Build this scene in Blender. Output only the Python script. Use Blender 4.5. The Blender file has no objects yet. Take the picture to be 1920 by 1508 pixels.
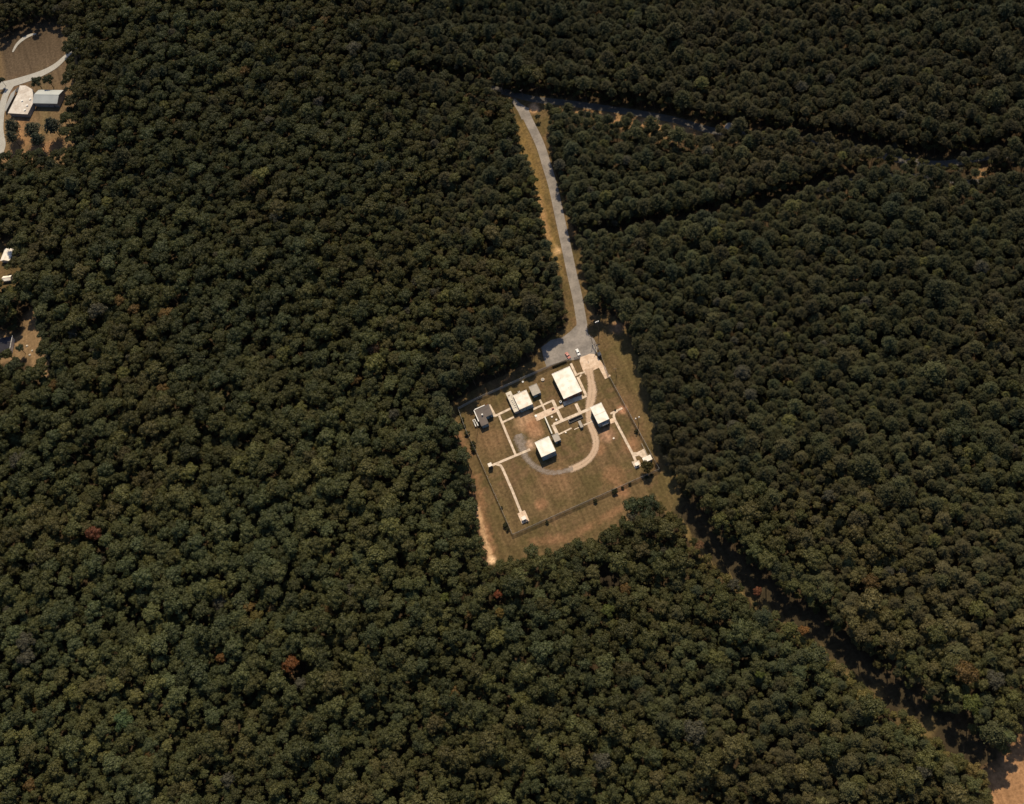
import bpy, math, random
import numpy as np
from mathutils import Matrix, Vector
R_ = math.radians
rng = np.random.default_rng(11)
random.seed(5)
scene = bpy.context.scene
COL = scene.collection

# ------------------------------------------------------------------ camera
F_PX, TILT, ROLL, HGT = 2200.0, R_(30), R_(22), 640.0
d_ = np.array([math.sin(TILT) * math.sin(ROLL), math.sin(TILT) * math.cos(ROLL), math.cos(TILT)])
zc = np.array([0, 0, 1.0])
e2 = zc - d_ * d_[2]; e2 /= np.linalg.norm(e2)
e1 = np.cross(d_, e2)
if e1[0] < 0: e1 = -e1

def _g(px, py, h=0.0):
    r = np.array([(px - 960) / F_PX, (py - 754) / F_PX, 1.0]); r = r / (r @ d_)
    return np.array([r @ e1, r @ e2]) * (HGT - h)
ORG = _g(1050, 800)
def P(px, py, h=0.0):
    """a point of the photograph seen at height h, as a map position in metres"""
    g = _g(px, py, h) - ORG
    return (float(g[0]), float(g[1]))
CAM = np.array([-ORG[0], -ORG[1], HGT])
def proj(x, y, z):
    v = np.stack([np.asarray(x, float) - CAM[0], np.asarray(y, float) - CAM[1], np.asarray(z, float) - CAM[2]], -1)
    cx = v @ np.array([e1[0], e2[0], -d_[0]]); cy = v @ np.array([e1[1], e2[1], -d_[1]]); cz = v @ np.array([e1[2], e2[2], -d_[2]])
    return 960 + F_PX * cx / cz, 754 + F_PX * cy / cz, cz
cam_d = bpy.data.cameras.new("camera"); cam = bpy.data.objects.new("camera", cam_d); COL.objects.link(cam)
cam_d.sensor_width = 36; cam_d.lens = 36 * F_PX / 1920; cam_d.clip_start = 1; cam_d.clip_end = 9000
X = (e1[0], e2[0], -d_[0]); Y = tuple(-v for v in (e1[1], e2[1], -d_[1])); Zb = tuple(-v for v in (e1[2], e2[2], -d_[2]))
cam.matrix_world = Matrix(((X[0], Y[0], Zb[0], CAM[0]), (X[1], Y[1], Zb[1], CAM[1]), (X[2], Y[2], Zb[2], CAM[2]), (0, 0, 0, 1)))
scene.camera = cam

# ------------------------------------------------------------------ sun and sky
a0 = np.array(P(893, 807)); a1 = np.array(P(889.5, 829)); sd = (a1 - a0) / np.linalg.norm(a1 - a0)
ELEV = R_(52)
to_sun = Vector((-sd[0] * math.cos(ELEV), -sd[1] * math.cos(ELEV), math.sin(ELEV)))
sun_d = bpy.data.lights.new("sun", 'SUN'); sun = bpy.data.objects.new("sun", sun_d); COL.objects.link(sun)
sun_d.energy = 4.0; sun_d.angle = R_(0.53); sun_d.color = (1.0, 0.83, 0.58)
sun.rotation_euler = to_sun.to_track_quat('Z', 'Y').to_euler(); sun.location = (0, 0, 400)
w = bpy.data.worlds.new("World"); scene.world = w; w.use_nodes = True
nt = w.node_tree; bg = nt.nodes["Background"]
sky = nt.nodes.new("ShaderNodeTexSky"); sky.sky_type = 'NISHITA'; sky.sun_disc = False
sky.sun_elevation = ELEV; sky.sun_rotation = math.atan2(to_sun.x, to_sun.y)
nt.links.new(sky.outputs[0], bg.inputs[0]); bg.inputs[1].default_value = 0.085
scene.view_settings.view_transform = 'Standard'; scene.view_settings.look = 'None'
scene.view_settings.exposure = 0.25; scene.view_settings.gamma = 1.0
scene.cycles.max_bounces = 4; scene.cycles.diffuse_bounces = 2; scene.cycles.glossy_bounces = 1
scene.cycles.transparent_max_bounces = 6; scene.cycles.transmission_bounces = 1

# ------------------------------------------------------------------ materials
MATS = {}
def node(t, kind, **kw):
    n = t.nodes.new(kind)
    for k, v in kw.items(): setattr(n, k, v)
    return n
def mat(name, col, rough=0.8, var=0.15, scale=1.0, metal=0.0, bump=0.0, second=None, scale2=0.15, spec=0.3):
    """a surface with two sizes of procedural mottling"""
    if name in MATS: return MATS[name]
    m = bpy.data.materials.new(name); m.use_nodes = True; t = m.node_tree; b = t.nodes["Principled BSDF"]
    b.inputs["Roughness"].default_value = rough; b.inputs["Metallic"].default_value = metal
    b.inputs["Specular IOR Level"].default_value = spec
    tc = node(t, "ShaderNodeTexCoord")
    n1 = node(t, "ShaderNodeTexNoise"); n1.inputs["Scale"].default_value = scale; n1.inputs["Detail"].default_value = 5
    n2 = node(t, "ShaderNodeTexNoise"); n2.inputs["Scale"].default_value = scale2; n2.inputs["Detail"].default_value = 4
    t.links.new(tc.outputs["Object"], n1.inputs["Vector"]); t.links.new(tc.outputs["Object"], n2.inputs["Vector"])
    mr = node(t, "ShaderNodeMapRange"); mr.inputs[1].default_value = 0.25; mr.inputs[2].default_value = 0.75
    mr.inputs[3].default_value = 1 - var; mr.inputs[4].default_value = 1 + var
    t.links.new(n1.outputs[0], mr.inputs[0])
    mx = node(t, "ShaderNodeMix", data_type='RGBA'); mx.inputs[6].default_value = (*col, 1)
    mx.inputs[7].default_value = (*(second or tuple(c * (1 - var) for c in col)), 1)
    r2 = node(t, "ShaderNodeMapRange"); r2.inputs[1].default_value = 0.42; r2.inputs[2].default_value = 0.62
    t.links.new(n2.outputs[0], r2.inputs[0]); t.links.new(r2.outputs[0], mx.inputs[0])
    vm = node(t, "ShaderNodeVectorMath", operation='SCALE'); t.links.new(mx.outputs[2], vm.inputs[0]); t.links.new(mr.outputs[0], vm.inputs[3])
    t.links.new(vm.outputs[0], b.inputs["Base Color"])
    if bump:
        bn = node(t, "ShaderNodeBump"); bn.inputs["Strength"].default_value = bump; bn.inputs["Distance"].default_value = 0.1
        t.links.new(n1.outputs[0], bn.inputs["Height"]); t.links.new(bn.outputs[0], b.inputs["Normal"])
    MATS[name] = m; return m

def leaf_mat(name, dark=0.92, light=1.80):
    m = bpy.data.materials.new(name); m.use_nodes = True; t = m.node_tree; b = t.nodes["Principled BSDF"]
    b.inputs["Roughness"].default_value = 0.6; b.inputs["Specular IOR Level"].default_value = 0.25
    at = node(t, "ShaderNodeAttribute", attribute_type='INSTANCER', attribute_name='tint')
    ge = node(t, "ShaderNodeNewGeometry")
    mr = node(t, "ShaderNodeMapRange"); mr.inputs[3].default_value = dark; mr.inputs[4].default_value = light
    t.links.new(ge.outputs["Random Per Island"], mr.inputs[0])
    vm = node(t, "ShaderNodeVectorMath", operation='SCALE'); t.links.new(at.outputs["Color"], vm.inputs[0]); t.links.new(mr.outputs[0], vm.inputs[3])
    t.links.new(vm.outputs[0], b.inputs["Base Color"])
    tl = node(t, "ShaderNodeBsdfTranslucent"); gt = node(t, "ShaderNodeMix", data_type='RGBA', blend_type='MULTIPLY'); gt.inputs[0].default_value = 1; gt.inputs[7].default_value = (1.25, 1.15, .6, 1)
    t.links.new(vm.outputs[0], gt.inputs[6]); t.links.new(gt.outputs[2], tl.inputs[0])
    ms = node(t, "ShaderNodeMixShader"); ms.inputs[0].default_value = 0.32
    t.links.new(b.outputs[0], ms.inputs[1]); t.links.new(tl.outputs[0], ms.inputs[2]); t.links.new(ms.outputs[0], t.nodes["Material Output"].inputs[0])
    return m
LEAF = leaf_mat("leaves"); NEEDLE = leaf_mat("needles", 0.95, 1.70)
BARK = mat("bark", (0.10, 0.075, 0.05), 0.9, 0.3, 3)
CONC = mat("concrete", (0.64, 0.53, 0.42), 0.85, 0.16, 1.2, second=(0.47, 0.38, 0.29), scale2=0.4)
CONC2 = mat("pinkish_concrete", (0.64, 0.50, 0.38), 0.85, 0.16, 0.8, second=(0.52, 0.38, 0.27), scale2=0.35)
ASPH = mat("old_asphalt", (0.26, 0.235, 0.215), 0.9, 0.16, 0.7, second=(0.185, 0.168, 0.155), scale2=0.12)
ASPH2 = mat("dark_asphalt", (0.095, 0.088, 0.080), 0.9, 0.1, 0.5)
GRAVEL = mat("pale_gravel", (0.37, 0.36, 0.33), 0.95, 0.16, 0.9, second=(0.34, 0.33, 0.30))
ROOFW = mat("white_roof_membrane", (0.86, 0.82, 0.76), 0.7, 0.07, 0.6, second=(0.70, 0.64, 0.55), scale2=0.3)
ROOFW2 = mat("off_white_roof", (0.80, 0.74, 0.66), 0.75, 0.08, 0.5, second=(0.66, 0.58, 0.48), scale2=0.3)
ROOFT = mat("weathered_pale_roof", (0.60, 0.55, 0.46), 0.8, 0.16, 1.0, second=(0.46, 0.42, 0.36), scale2=0.4)
ROOFG = mat("grey_gravel_roof", (0.36, 0.33, 0.29), 0.9, 0.14, 1.0, second=(0.42, 0.38, 0.33))
ROOFB = mat("brown_grey_roof", (0.135, 0.115, 0.105), 0.9, 0.14, 0.8, second=(0.11, 0.095, 0.09))
BRICK = mat("red_brick", (0.22, 0.09, 0.055), 0.85, 0.25, 4)
BLUEW = mat("blue_grey_metal_wall", (0.22, 0.31, 0.36), 0.5, 0.1, 1)
GREYW = mat("grey_block_wall", (0.30, 0.30, 0.29), 0.85, 0.1, 1)
WHITEP = mat("white_paint", (0.78, 0.78, 0.76), 0.5, 0.05, 1)
DARKG = mat("dark_glass", (0.03, 0.035, 0.045), 0.12, 0.05, 1, spec=0.6)
STEEL = mat("galvanised_steel", (0.42, 0.42, 0.40), 0.5, 0.1, 2, metal=0.3)
DKMET = mat("dark_metal", (0.07, 0.07, 0.075), 0.6, 0.1, 2)
WOOD = mat("weathered_wood", (0.15, 0.11, 0.08), 0.9, 0.2, 3)
RUST = mat("rusty_red", (0.25, 0.08, 0.05), 0.8, 0.3, 3)
MROOF = mat("pale_blue_metal_roof", (0.42, 0.45, 0.45), 0.5, 0.06, 0.3, second=(0.36, 0.39, 0.39))
BLACKROOF = mat("dark_shingle_roof", (0.045, 0.045, 0.06), 0.9, 0.15, 1)
REDP = mat("faded_red_paint", (0.42, 0.12, 0.10), 0.4, 0.05, 1, spec=0.5)
CARW = mat("white_car_paint", (0.72, 0.74, 0.76), 0.35, 0.03, 1, spec=0.5)
TYRE = mat("tyre_rubber", (0.025, 0.025, 0.025), 0.9, 0.1, 4)

def alpha_mat(name, col, col2, nscale, lo=0.15, hi=0.55):
    """ribbon of worn ground: the strip thins out towards its ragged edges (attribute 'across' = 0 at edge, 1 in the middle)"""
    m = bpy.data.materials.new(name); m.use_nodes = True; t = m.node_tree; b = t.nodes["Principled BSDF"]; out = t.nodes["Material Output"]
    b.inputs["Roughness"].default_value = 0.95; b.inputs["Specular IOR Level"].default_value = 0.1
    at = node(t, "ShaderNodeAttribute", attribute_name='across'); tc = node(t, "ShaderNodeTexCoord")
    n1 = node(t, "ShaderNodeTexNoise"); n1.inputs["Scale"].default_value = nscale; n1.inputs["Detail"].default_value = 6; n1.inputs["Roughness"].default_value = 0.7
    t.links.new(tc.outputs["Object"], n1.inputs["Vector"])
    ad = node(t, "ShaderNodeMath", operation='ADD'); t.links.new(at.outputs["Fac"], ad.inputs[0])
    sb = node(t, "ShaderNodeMath", operation='MULTIPLY_ADD'); sb.inputs[1].default_value = 1.6; sb.inputs[2].default_value = -0.8
    t.links.new(n1.outputs[0], sb.inputs[0]); t.links.new(sb.outputs[0], ad.inputs[1])
    mr = node(t, "ShaderNodeMapRange", interpolation_type='SMOOTHSTEP'); mr.inputs[1].default_value = lo; mr.inputs[2].default_value = hi
    t.links.new(ad.outputs[0], mr.inputs[0])
    mx = node(t, "ShaderNodeMix", data_type='RGBA'); mx.inputs[6].default_value = (*col, 1); mx.inputs[7].default_value = (*col2, 1)
    n2 = node(t, "ShaderNodeTexNoise"); n2.inputs["Scale"].default_value = 0.25; t.links.new(tc.outputs["Object"], n2.inputs["Vector"])
    t.links.new(n2.outputs[0], mx.inputs[0]); t.links.new(mx.outputs[2], b.inputs["Base Color"])
    tr = node(t, "ShaderNodeBsdfTransparent"); ms = node(t, "ShaderNodeMixShader")
    t.links.new(mr.outputs[0], ms.inputs[0]); t.links.new(tr.outputs[0], ms.inputs[1]); t.links.new(b.outputs[0], ms.inputs[2]); t.links.new(ms.outputs[0], out.inputs[0])
    return m
TRACK = alpha_mat("sandy_track", (0.54, 0.41, 0.30), (0.42, 0.30, 0.21), 1.2, 0.1, 0.8)
TRACKG = alpha_mat("grey_gravel_track", (0.33, 0.29, 0.26), (0.24, 0.19, 0.15), 0.5, 0.3, 1.35)
MESHM = bpy.data.materials.new("chain_link"); MESHM.use_nodes = True
def _mesh():
    t = MESHM.node_tree; b = t.nodes["Principled BSDF"]; b.inputs["Base Color"].default_value = (0.46, 0.45, 0.42, 1); b.inputs["Roughness"].default_value = 0.55
    tr = node(t, "ShaderNodeBsdfTransparent"); ms = node(t, "ShaderNodeMixShader"); ms.inputs[0].default_value = 0.5
    t.links.new(tr.outputs[0], ms.inputs[1]); t.links.new(b.outputs[0], ms.inputs[2]); t.links.new(ms.outputs[0], t.nodes["Material Output"].inputs[0])
_mesh()

# ------------------------------------------------------------------ helpers
class MB:
    def __init__(s): s.v = []; s.f = []
    def add(s, vs, fs):
        o = len(s.v); s.v += [tuple(map(float, p)) for p in vs]; s.f += [tuple(i + o for i in f) for f in fs]; return s
    def box(s, cx, cy, cz, sx, sy, sz, rz=0.0, taper=1.0):
        c, n = math.cos(rz), math.sin(rz); vs = []
        for k, tp in ((-1, 1.0), (1, taper)):
            for i, j in ((-1, -1), (1, -1), (1, 1), (-1, 1)):
                x, y = i * sx / 2 * tp, j * sy / 2 * tp
                vs.append((cx + x * c - y * n, cy + x * n + y * c, cz + k * sz / 2))
        return s.add(vs, [(3, 2, 1, 0), (4, 5, 6, 7), (0, 1, 5, 4), (1, 2, 6, 5), (2, 3, 7, 6), (3, 0, 4, 7)])
    def prism(s, poly, z0, z1):
        a = sum(poly[i][0] * poly[(i + 1) % len(poly)][1] - poly[(i + 1) % len(poly)][0] * poly[i][1] for i in range(len(poly)))
        if a < 0: poly = poly[::-1]
        n = len(poly)
        vs = [(x, y, z0) for x, y in poly] + [(x, y, z1) for x, y in poly]
        return s.add(vs, [tuple(range(n - 1, -1, -1)), tuple(range(n, 2 * n))] + [(i, (i + 1) % n, n + (i + 1) % n, n + i) for i in range(n)])
    def cyl(s, x, y, z0, z1, r0, r1=None, n=10):
        return s.tube((x, y, z0), (x, y, z1), r0, r1, n)
    def tube(s, a, b, r0, r1=None, n=6):
        r1 = r0 if r1 is None else r1; a = Vector(a); b = Vector(b); q = (b - a).to_track_quat('Z', 'Y')
        vs = [a + q @ Vector((r0 * math.cos(2 * math.pi * i / n), r0 * math.sin(2 * math.pi * i / n), 0)) for i in range(n)]
        vs += [b + q @ Vector((r1 * math.cos(2 * math.pi * i / n), r1 * math.sin(2 * math.pi * i / n), 0)) for i in range(n)]
        return s.add(vs, [tuple(range(n - 1, -1, -1)), tuple(range(n, 2 * n))] + [(i, (i + 1) % n, n + (i + 1) % n, n + i) for i in range(n)])
    def build(s, name, m, parent=None, bevel=0):
        me = bpy.data.meshes.new(name); me.from_pydata(s.v, [], s.f); me.update()
        o = bpy.data.objects.new(name, me); COL.objects.link(o)
        if m: me.materials.append(m)
        if parent: o.parent = parent
        if bevel:
            bv = o.modifiers.new("bevel", 'BEVEL'); bv.width = bevel; bv.segments = 2; bv.limit_method = 'ANGLE'
        return o
def tag(o, label=None, cat=None, group=None, kind=None):
    if label: o["label"] = label
    if cat: o["category"] = cat
    if group: o["group"] = group
    if kind: o["kind"] = kind
    return o
def empty(name, x, y, rz=0.0, z=0.0):
    o = bpy.data.objects.new(name, None); COL.objects.link(o); o.location = (x, y, z); o.rotation_euler = (0, 0, rz); o.empty_display_size = 0.5; return o

# crops the coordinates below were read from: (x0, y0, scale)
def crop(x0, y0, s): return lambda x, y, h=0.0: P(x0 + x / s, y0 + y / s, h)
A = crop(820, 580, 3.1417); D2 = crop(1020, 600, 11.6); D3 = crop(1080, 730, 11.6); D4 = crop(1150, 800, 11.6)
D5 = crop(980, 740, 11.6); D6 = crop(880, 700, 11.6); D7 = crop(1020, 660, 13.71); D8 = crop(880, 840, 9.42); LB = crop(0, 120, 11.6)
FBL, FBR, FTR, FTL = P(962.3, 1004.9), P(1237, 882.4), P(1120.5, 649.4), P(860, 768)
HEAD = math.atan2(FBR[1] - FBL[1], FBR[0] - FBL[0])
U = np.array([math.cos(HEAD), math.sin(HEAD)]); V = np.array([-U[1], U[0]])
def rect(fn, pts, h):
    """photo corners of a roof at height h (top-left, top-right, bottom-right, bottom-left) -> centre, width along U, depth along V"""
    q = np.array([fn(x, y, h) for x, y in pts]); u, v = q @ U, q @ V
    u0, u1 = (u[0] + u[3]) / 2, (u[1] + u[2]) / 2; v1, v0 = (v[0] + v[1]) / 2, (v[2] + v[3]) / 2
    c = U * (u0 + u1) / 2 + V * (v0 + v1) / 2
    return c[0], c[1], abs(u1 - u0), abs(v1 - v0)

# numpy value noise
def _hash(i, j, s): 
    n = (i * 374761393 + j * 668265263 + s * 974634777) & 0xFFFFFFFF
    n = ((n ^ (n >> 13)) * 1274126177) & 0xFFFFFFFF
    return ((n ^ (n >> 16)) & 0xFFFF) / 65535.0
def vnoise(x, y, s=0):
    x = np.asarray(x, float); y = np.asarray(y, float); i = np.floor(x).astype(np.int64); j = np.floor(y).astype(np.int64); fx = x - i; fy = y - j
    fx = fx * fx * (3 - 2 * fx); fy = fy * fy * (3 - 2 * fy)
    return (_hash(i, j, s) * (1 - fx) + _hash(i + 1, j, s) * fx) * (1 - fy) + (_hash(i, j + 1, s) * (1 - fx) + _hash(i + 1, j + 1, s) * fx) * fy
def fbm(x, y, s=0, o=4):
    r = 0; a = 0.5; t = 0
    for k in range(o): r = r + a * vnoise(x * 2 ** k + 17.3 * k, y * 2 ** k - 9.1 * k, s + k); t += a; a *= 0.5
    return r / t
def inpoly(x, y, poly):
    ins = np.zeros(np.shape(x), bool); n = len(poly); j = n - 1
    for i in range(n):
        xi, yi = poly[i]; xj, yj = poly[j]
        c = ((yi > y) != (yj > y)) & (x < (xj - xi) * (y - yi) / (yj - yi + 1e-12) + xi); ins ^= c; j = i
    return ins
def dline(x, y, line):
    dmin = np.full(np.shape(x), 1e9)
    for (ax, ay), (bx, by) in zip(line[:-1], line[1:]):
        dx, dy = bx - ax, by - ay; t = np.clip(((x - ax) * dx + (y - ay) * dy) / (dx * dx + dy * dy + 1e-9), 0, 1)
        dmin = np.minimum(dmin, np.hypot(x - ax - t * dx, y - ay - t * dy))
    return dmin
def smooth_line(pts, n=8):
    out = []; q = [pts[0]] + list(pts) + [pts[-1]]
    for i in range(1, len(q) - 2):
        for k in range(n):
            t = k / n; p0, p1, p2, p3 = map(np.array, q[i - 1:i + 3])
            out.append(tuple(0.5 * (2 * p1 + (p2 - p0) * t + (2 * p0 - 5 * p1 + 4 * p2 - p3) * t * t + (3 * p1 - p0 - 3 * p2 + p3) * t ** 3)))
    out.append(tuple(map(float, pts[-1]))); return out

# ------------------------------------------------------------------ clearings and corridors on the map
T = 15.0   # crown height that hides the ground along the near edges
CLEAR = [P(1085, 606), P(1104, 592), P(1124, 584, 3), P(1152, 590, 3), P(1172, 608, 4), P(1194, 650, 6), P(1203, 700, 8), P(1217, 745, 8), P(1226, 790, 8), P(1240, 840, 8),
         P(1256, 875, 8), P(1274, 905, 8), P(1279, 950, 9), P(1279, 975, 8), P(1262, 965, 14), P(1240, 940, T), P(1215, 921, T), P(1190, 930, T), P(1172, 958, T), P(1140, 985, T), P(1110, 1003, T),
         P(1080, 1010, T), P(1040, 1022, T), P(990, 1027, T), P(950, 1040, T), P(925, 1053, 12), P(912, 1048, 8), P(903, 1000, 5), P(893, 955, 5), P(889, 905, 5), P(876, 862, 5), P(858, 806, 5),
         P(842, 775), P(832, 764), P(868, 744), P(905, 722), P(960, 697), P(1000, 674), P(1010, 655), P(1033, 632), P(1058, 616), P(1066, 608)]
ROADC = [P(1094, 605), P(1083, 560), P(1072, 512), P(1061, 460), P(1049, 405), P(1037, 350), P(1025, 310), P(1014, 275), P(1003, 250), P(992, 228), P(980, 204)]
VERGE = [P(1066, 612), P(1058, 560), P(1047, 500), P(1030, 478), P(1022, 440), P(1017, 400), P(1004, 350), P(985, 300), P(974, 262), P(964, 214), P(938, 188), P(930, 172),
         P(1000, 178), P(1100, 192), P(1200, 206), P(1300, 226), P(1344, 236), P(1346, 262, 12), P(1290, 262, 8), P(1200, 238, 8), P(1110, 222, 8), P(1030, 215, 6), P(1028, 240, 10), P(1036, 262, 10), P(1030, 285, 10), P(1044, 325, 10),
         P(1056, 365, 10), P(1068, 405, 9), P(1083, 445, 9), P(1092, 498, 9), P(1106, 550, 8), P(1118, 600, 6)]
FIELD_BR = [P(1850, 1470, 8), P(1848, 1440), P(1880, 1418), P(1900, 1385), P(1925, 1358), P(2060, 1320), P(2100, 1700), P(1846, 1700, 14), P(1850, 1510, 14)]
FARM = [P(-120, 170), P(-60, 90), P(-8, 58), P(14, 78), P(36, 56), P(66, 48), P(100, 44), P(132, 46), P(137, 90, 12), P(136, 130, 14), P(137, 200, 14), P(122, 226, 14), P(118, 285, 14), P(60, 296, 8), P(10, 300, 10), P(-60, 300, 8)]
YARD = [P(47, 560, 6), P(58, 556, 10), P(62, 584, 12), P(74, 600, 14), P(74, 625, 14), P(86, 640, 14), P(82, 690, 14), P(44, 694, 8), P(30, 664, 6), P(6, 672, 9), P(-50, 665, 9), P(-50, 612), P(20, 622), P(40, 625), P(44, 602)]
YARD2 = [P(-30, 455), P(20, 448), P(34, 466, 12), P(34, 500, 14), P(34, 532, 14), P(-30, 534, 10)]
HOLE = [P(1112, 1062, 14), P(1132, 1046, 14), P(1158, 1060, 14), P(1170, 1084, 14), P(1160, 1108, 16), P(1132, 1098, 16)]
PASTURE = [P(1212, 222), P(1222, 240, 5), P(1288, 252, 5), P(1270, 236)]
POLYS = [CLEAR, VERGE, FIELD_BR, FARM, YARD, YARD2, HOLE]
CORR = [([P(1283, 956), P(1303, 988), P(1338, 1034), P(1396, 1087), P(1468, 1140), P(1568, 1216), P(1663, 1297), P(1768, 1371), P(1862, 1445)], 7.4),
        ([P(1075, 458), P(1150, 446), P(1230, 431), P(1330, 410), P(1450, 386), P(1560, 352), P(1620, 334), P(1700, 331), P(1800, 340), P(1960, 347)], 5.2),
        ([P(1340, 246), P(1450, 258), P(1560, 268), P(1660, 294), P(1760, 308), P(1850, 294), P(1960, 286)], 5.5),
        ([P(930, 166), P(860, 158), P(780, 150)], 5.0)]

# ------------------------------------------------------------------ ground sheet
def build_ground():
    xs = np.unique(np.concatenate([np.linspace(-2600, -420, 30), np.arange(-420, -86, 8.0), np.arange(-86, 96, 0.8), np.arange(96, 420, 8.0), np.linspace(420, 2600, 30)]))
    ys = np.unique(np.concatenate([np.linspace(-2200, -420, 26), np.arange(-420, -96, 8.0), np.arange(-96, 96, 0.8), np.arange(96, 420, 4.0), np.linspace(420, 3600, 40)]))
    Xg, Yg = np.meshgrid(xs, ys); nx, ny = len(xs), len(ys); x = Xg.ravel(); y = Yg.ravel()
    litter = np.array([0.050, 0.036, 0.022]); col = np.tile(litter, (len(x), 1))
    def mixin(mask, c):
        nonlocal col
        col = col * (1 - mask[:, None]) + np.array(c) * mask[:, None]
    n1 = fbm(x / 9, y / 9, 1); n2 = fbm(x / 3.5, y / 3.5, 7); n3 = fbm(x / 22, y / 22, 13)
    base = np.array([0.124, 0.086, 0.043]); olive = np.array([0.096, 0.073, 0.033]); red = np.array([0.152, 0.095, 0.053])
    g = base + (olive - base) * np.clip((n1 - 0.42) * 4, 0, 1)[:, None]; g = g + (red - g) * (np.clip((n2 * 0.5 + n3 * 0.5 - 0.55) * 6, 0, 0.6))[:, None]
    m = np.zeros(len(x), bool)
    for p in POLYS + [PASTURE]: m |= inpoly(x, y, p)
    for ln, hw in CORR: m |= dline(x, y, ln) < hw
    mm = m.astype(float)[:, None]; col = col * (1 - mm) + g * mm
    for ln, hw in CORR: mixin((dline(x, y, ln) < hw).astype(float), (0.045, 0.036, 0.022))  # corridor floor in dark litter tones that stand in for tree shade
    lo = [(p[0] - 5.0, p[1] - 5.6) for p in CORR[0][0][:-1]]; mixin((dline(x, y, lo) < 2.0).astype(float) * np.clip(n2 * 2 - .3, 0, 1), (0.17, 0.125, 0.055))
    # east verge outside the fence is greener; south and west strips are redder
    def blob(px, r, c, s, stretch=None):
        cx, cy = px; rr = np.hypot(x - cx, y - cy) * (0.75 + 0.5 * fbm(x / 2.2, y / 2.2, 31)); mixin(np.clip(1.6 - rr / r * 1.6, 0, 1) * s * (0.5 + n2), c)
    def strip(line, r, c, s):
        dd = dline(x, y, line) * (0.5 + fbm(x / 2.0, y / 2.0, 37)); mixin(np.clip(1.5 - dd / r * 1.5, 0, 1) * s * np.clip(n2 * 1.6, 0, 1), c)
    strip([A(1060, 150), A(1180, 400), A(1290, 700), A(1380, 900), A(1380, 1150)], 9, (0.118, 0.092, 0.040), 0.7)
    soil = (0.27, 0.145, 0.080); sand = (0.55, 0.36, 0.21)
    strip([A(215, 1000), A(240, 1180), A(280, 1350), A(310, 1440)], 6, soil, 0.75); strip([A(238, 1180), A(282, 1370), A(312, 1450)], 2.6, sand, 0.8)
    blob(A(318, 1478), 3.5, (0.62, 0.43, 0.27), 1.2); strip([A(560, 1370), A(760, 1350), A(950, 1250), A(1080, 1170)], 3.5, soil, 0.5)
    strip([A(100, 700), A(180, 850)], 5, soil, 0.5)
    blob(A(1090, 1075), 6, soil, 0.8); blob(A(520, 660), 9, (0.40, 0.25, 0.15), 0.9); blob(A(560, 690), 7, soil, 0.9); blob(A(585, 730), 6, (0.33, 0.19, 0.11), 0.8)
    blob(A(545, 800), 5, (0.42, 0.28, 0.19), 0.7); blob(A(1000, 740), 7, (0.32, 0.19, 0.12), 0.8); blob(A(950, 820), 6, soil, 0.7); blob(A(610, 1150), 5, soil, 0.8)
    blob(A(1040, 980), 9, soil, 0.6); blob(A(700, 1000), 16, (0.20, 0.12, 0.065), 0.7); blob(A(1140, 800), 7, soil, 0.6); blob(A(1090, 590), 4, (0.38, 0.20, 0.12), 0.9)
    blob(A(1060, 110), 6, (0.34, 0.20, 0.12), 0.8); blob(A(330, 760), 14, (0.20, 0.12, 0.065), 0.5); blob(P(1044, 470), 4, (0.60, 0.40, 0.22), 1.4)
    # road verges: ochre grass, and the bare bank south of the highway
    strip([P(1040, 500), P(1016, 400), P(990, 300), P(970, 240)], 9, (0.20, 0.135, 0.052), 0.9); strip([P(1010, 372), P(1030, 450)], 3, (0.33, 0.20, 0.10), 0.8)
    strip([P(1040, 222), P(1110, 218), P(1200, 232), P(1300, 250)], 5, (0.42, 0.24, 0.12), 1.0); blob(P(1002, 204), 5, (0.60, 0.36, 0.20), 1.3)
    for px, py, r, s in ((1275, 247, 7, 1), (1366, 243, 6, 1.2), (1405, 262, 9, .8), (1230, 228, 5, 1), (1130, 214, 4, 1), (1845, 322, 5, 1), (1600, 365, 5, .6)): blob(P(px, py), r, (0.44, 0.27, 0.14), s)
    mixin(inpoly(x, y, PASTURE).astype(float) * 0.7, (0.42, 0.27, 0.13))
    # farm
    mixin(inpoly(x, y, FARM).astype(float), (0.165, 0.112, 0.060)); mixin(inpoly(x, y, [P(-30, 165), P(2, 150), P(18, 118), P(34, 92), P(60, 74), P(100, 66), P(126, 66), P(127, 90), P(118, 108), P(96, 124), P(70, 138), P(40, 148)]).astype(float), (0.098, 0.072, 0.048)); blob(P(125, 150), 12, (0.26, 0.16, 0.08), 1); strip([P(126, 130), P(125, 205)], 8, (0.28, 0.165, 0.08), 1)
    strip([P(20, 292), P(45, 262), P(60, 250)], 8, (0.30, 0.17, 0.085), 1); strip([P(58, 285), P(105, 272)], 7, (0.28, 0.155, 0.085), 1); strip([P(60, 232), P(90, 236)], 7, (0.15, 0.125, 0.055), 1)
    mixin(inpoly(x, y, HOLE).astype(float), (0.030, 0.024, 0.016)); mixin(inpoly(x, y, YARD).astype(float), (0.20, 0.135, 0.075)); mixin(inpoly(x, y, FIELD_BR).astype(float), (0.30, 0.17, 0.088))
    fs = [(j * nx + i, j * nx + i + 1, (j + 1) * nx + i + 1, (j + 1) * nx + i) for j in range(ny - 1) for i in range(nx - 1)]
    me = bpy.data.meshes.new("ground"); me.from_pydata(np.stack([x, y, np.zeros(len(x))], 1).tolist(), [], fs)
    at = me.color_attributes.new("soil", 'FLOAT_COLOR', 'POINT'); at.data.foreach_set("color", np.concatenate([col, np.ones((len(x), 1))], 1).astype(np.float32).ravel())
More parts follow.
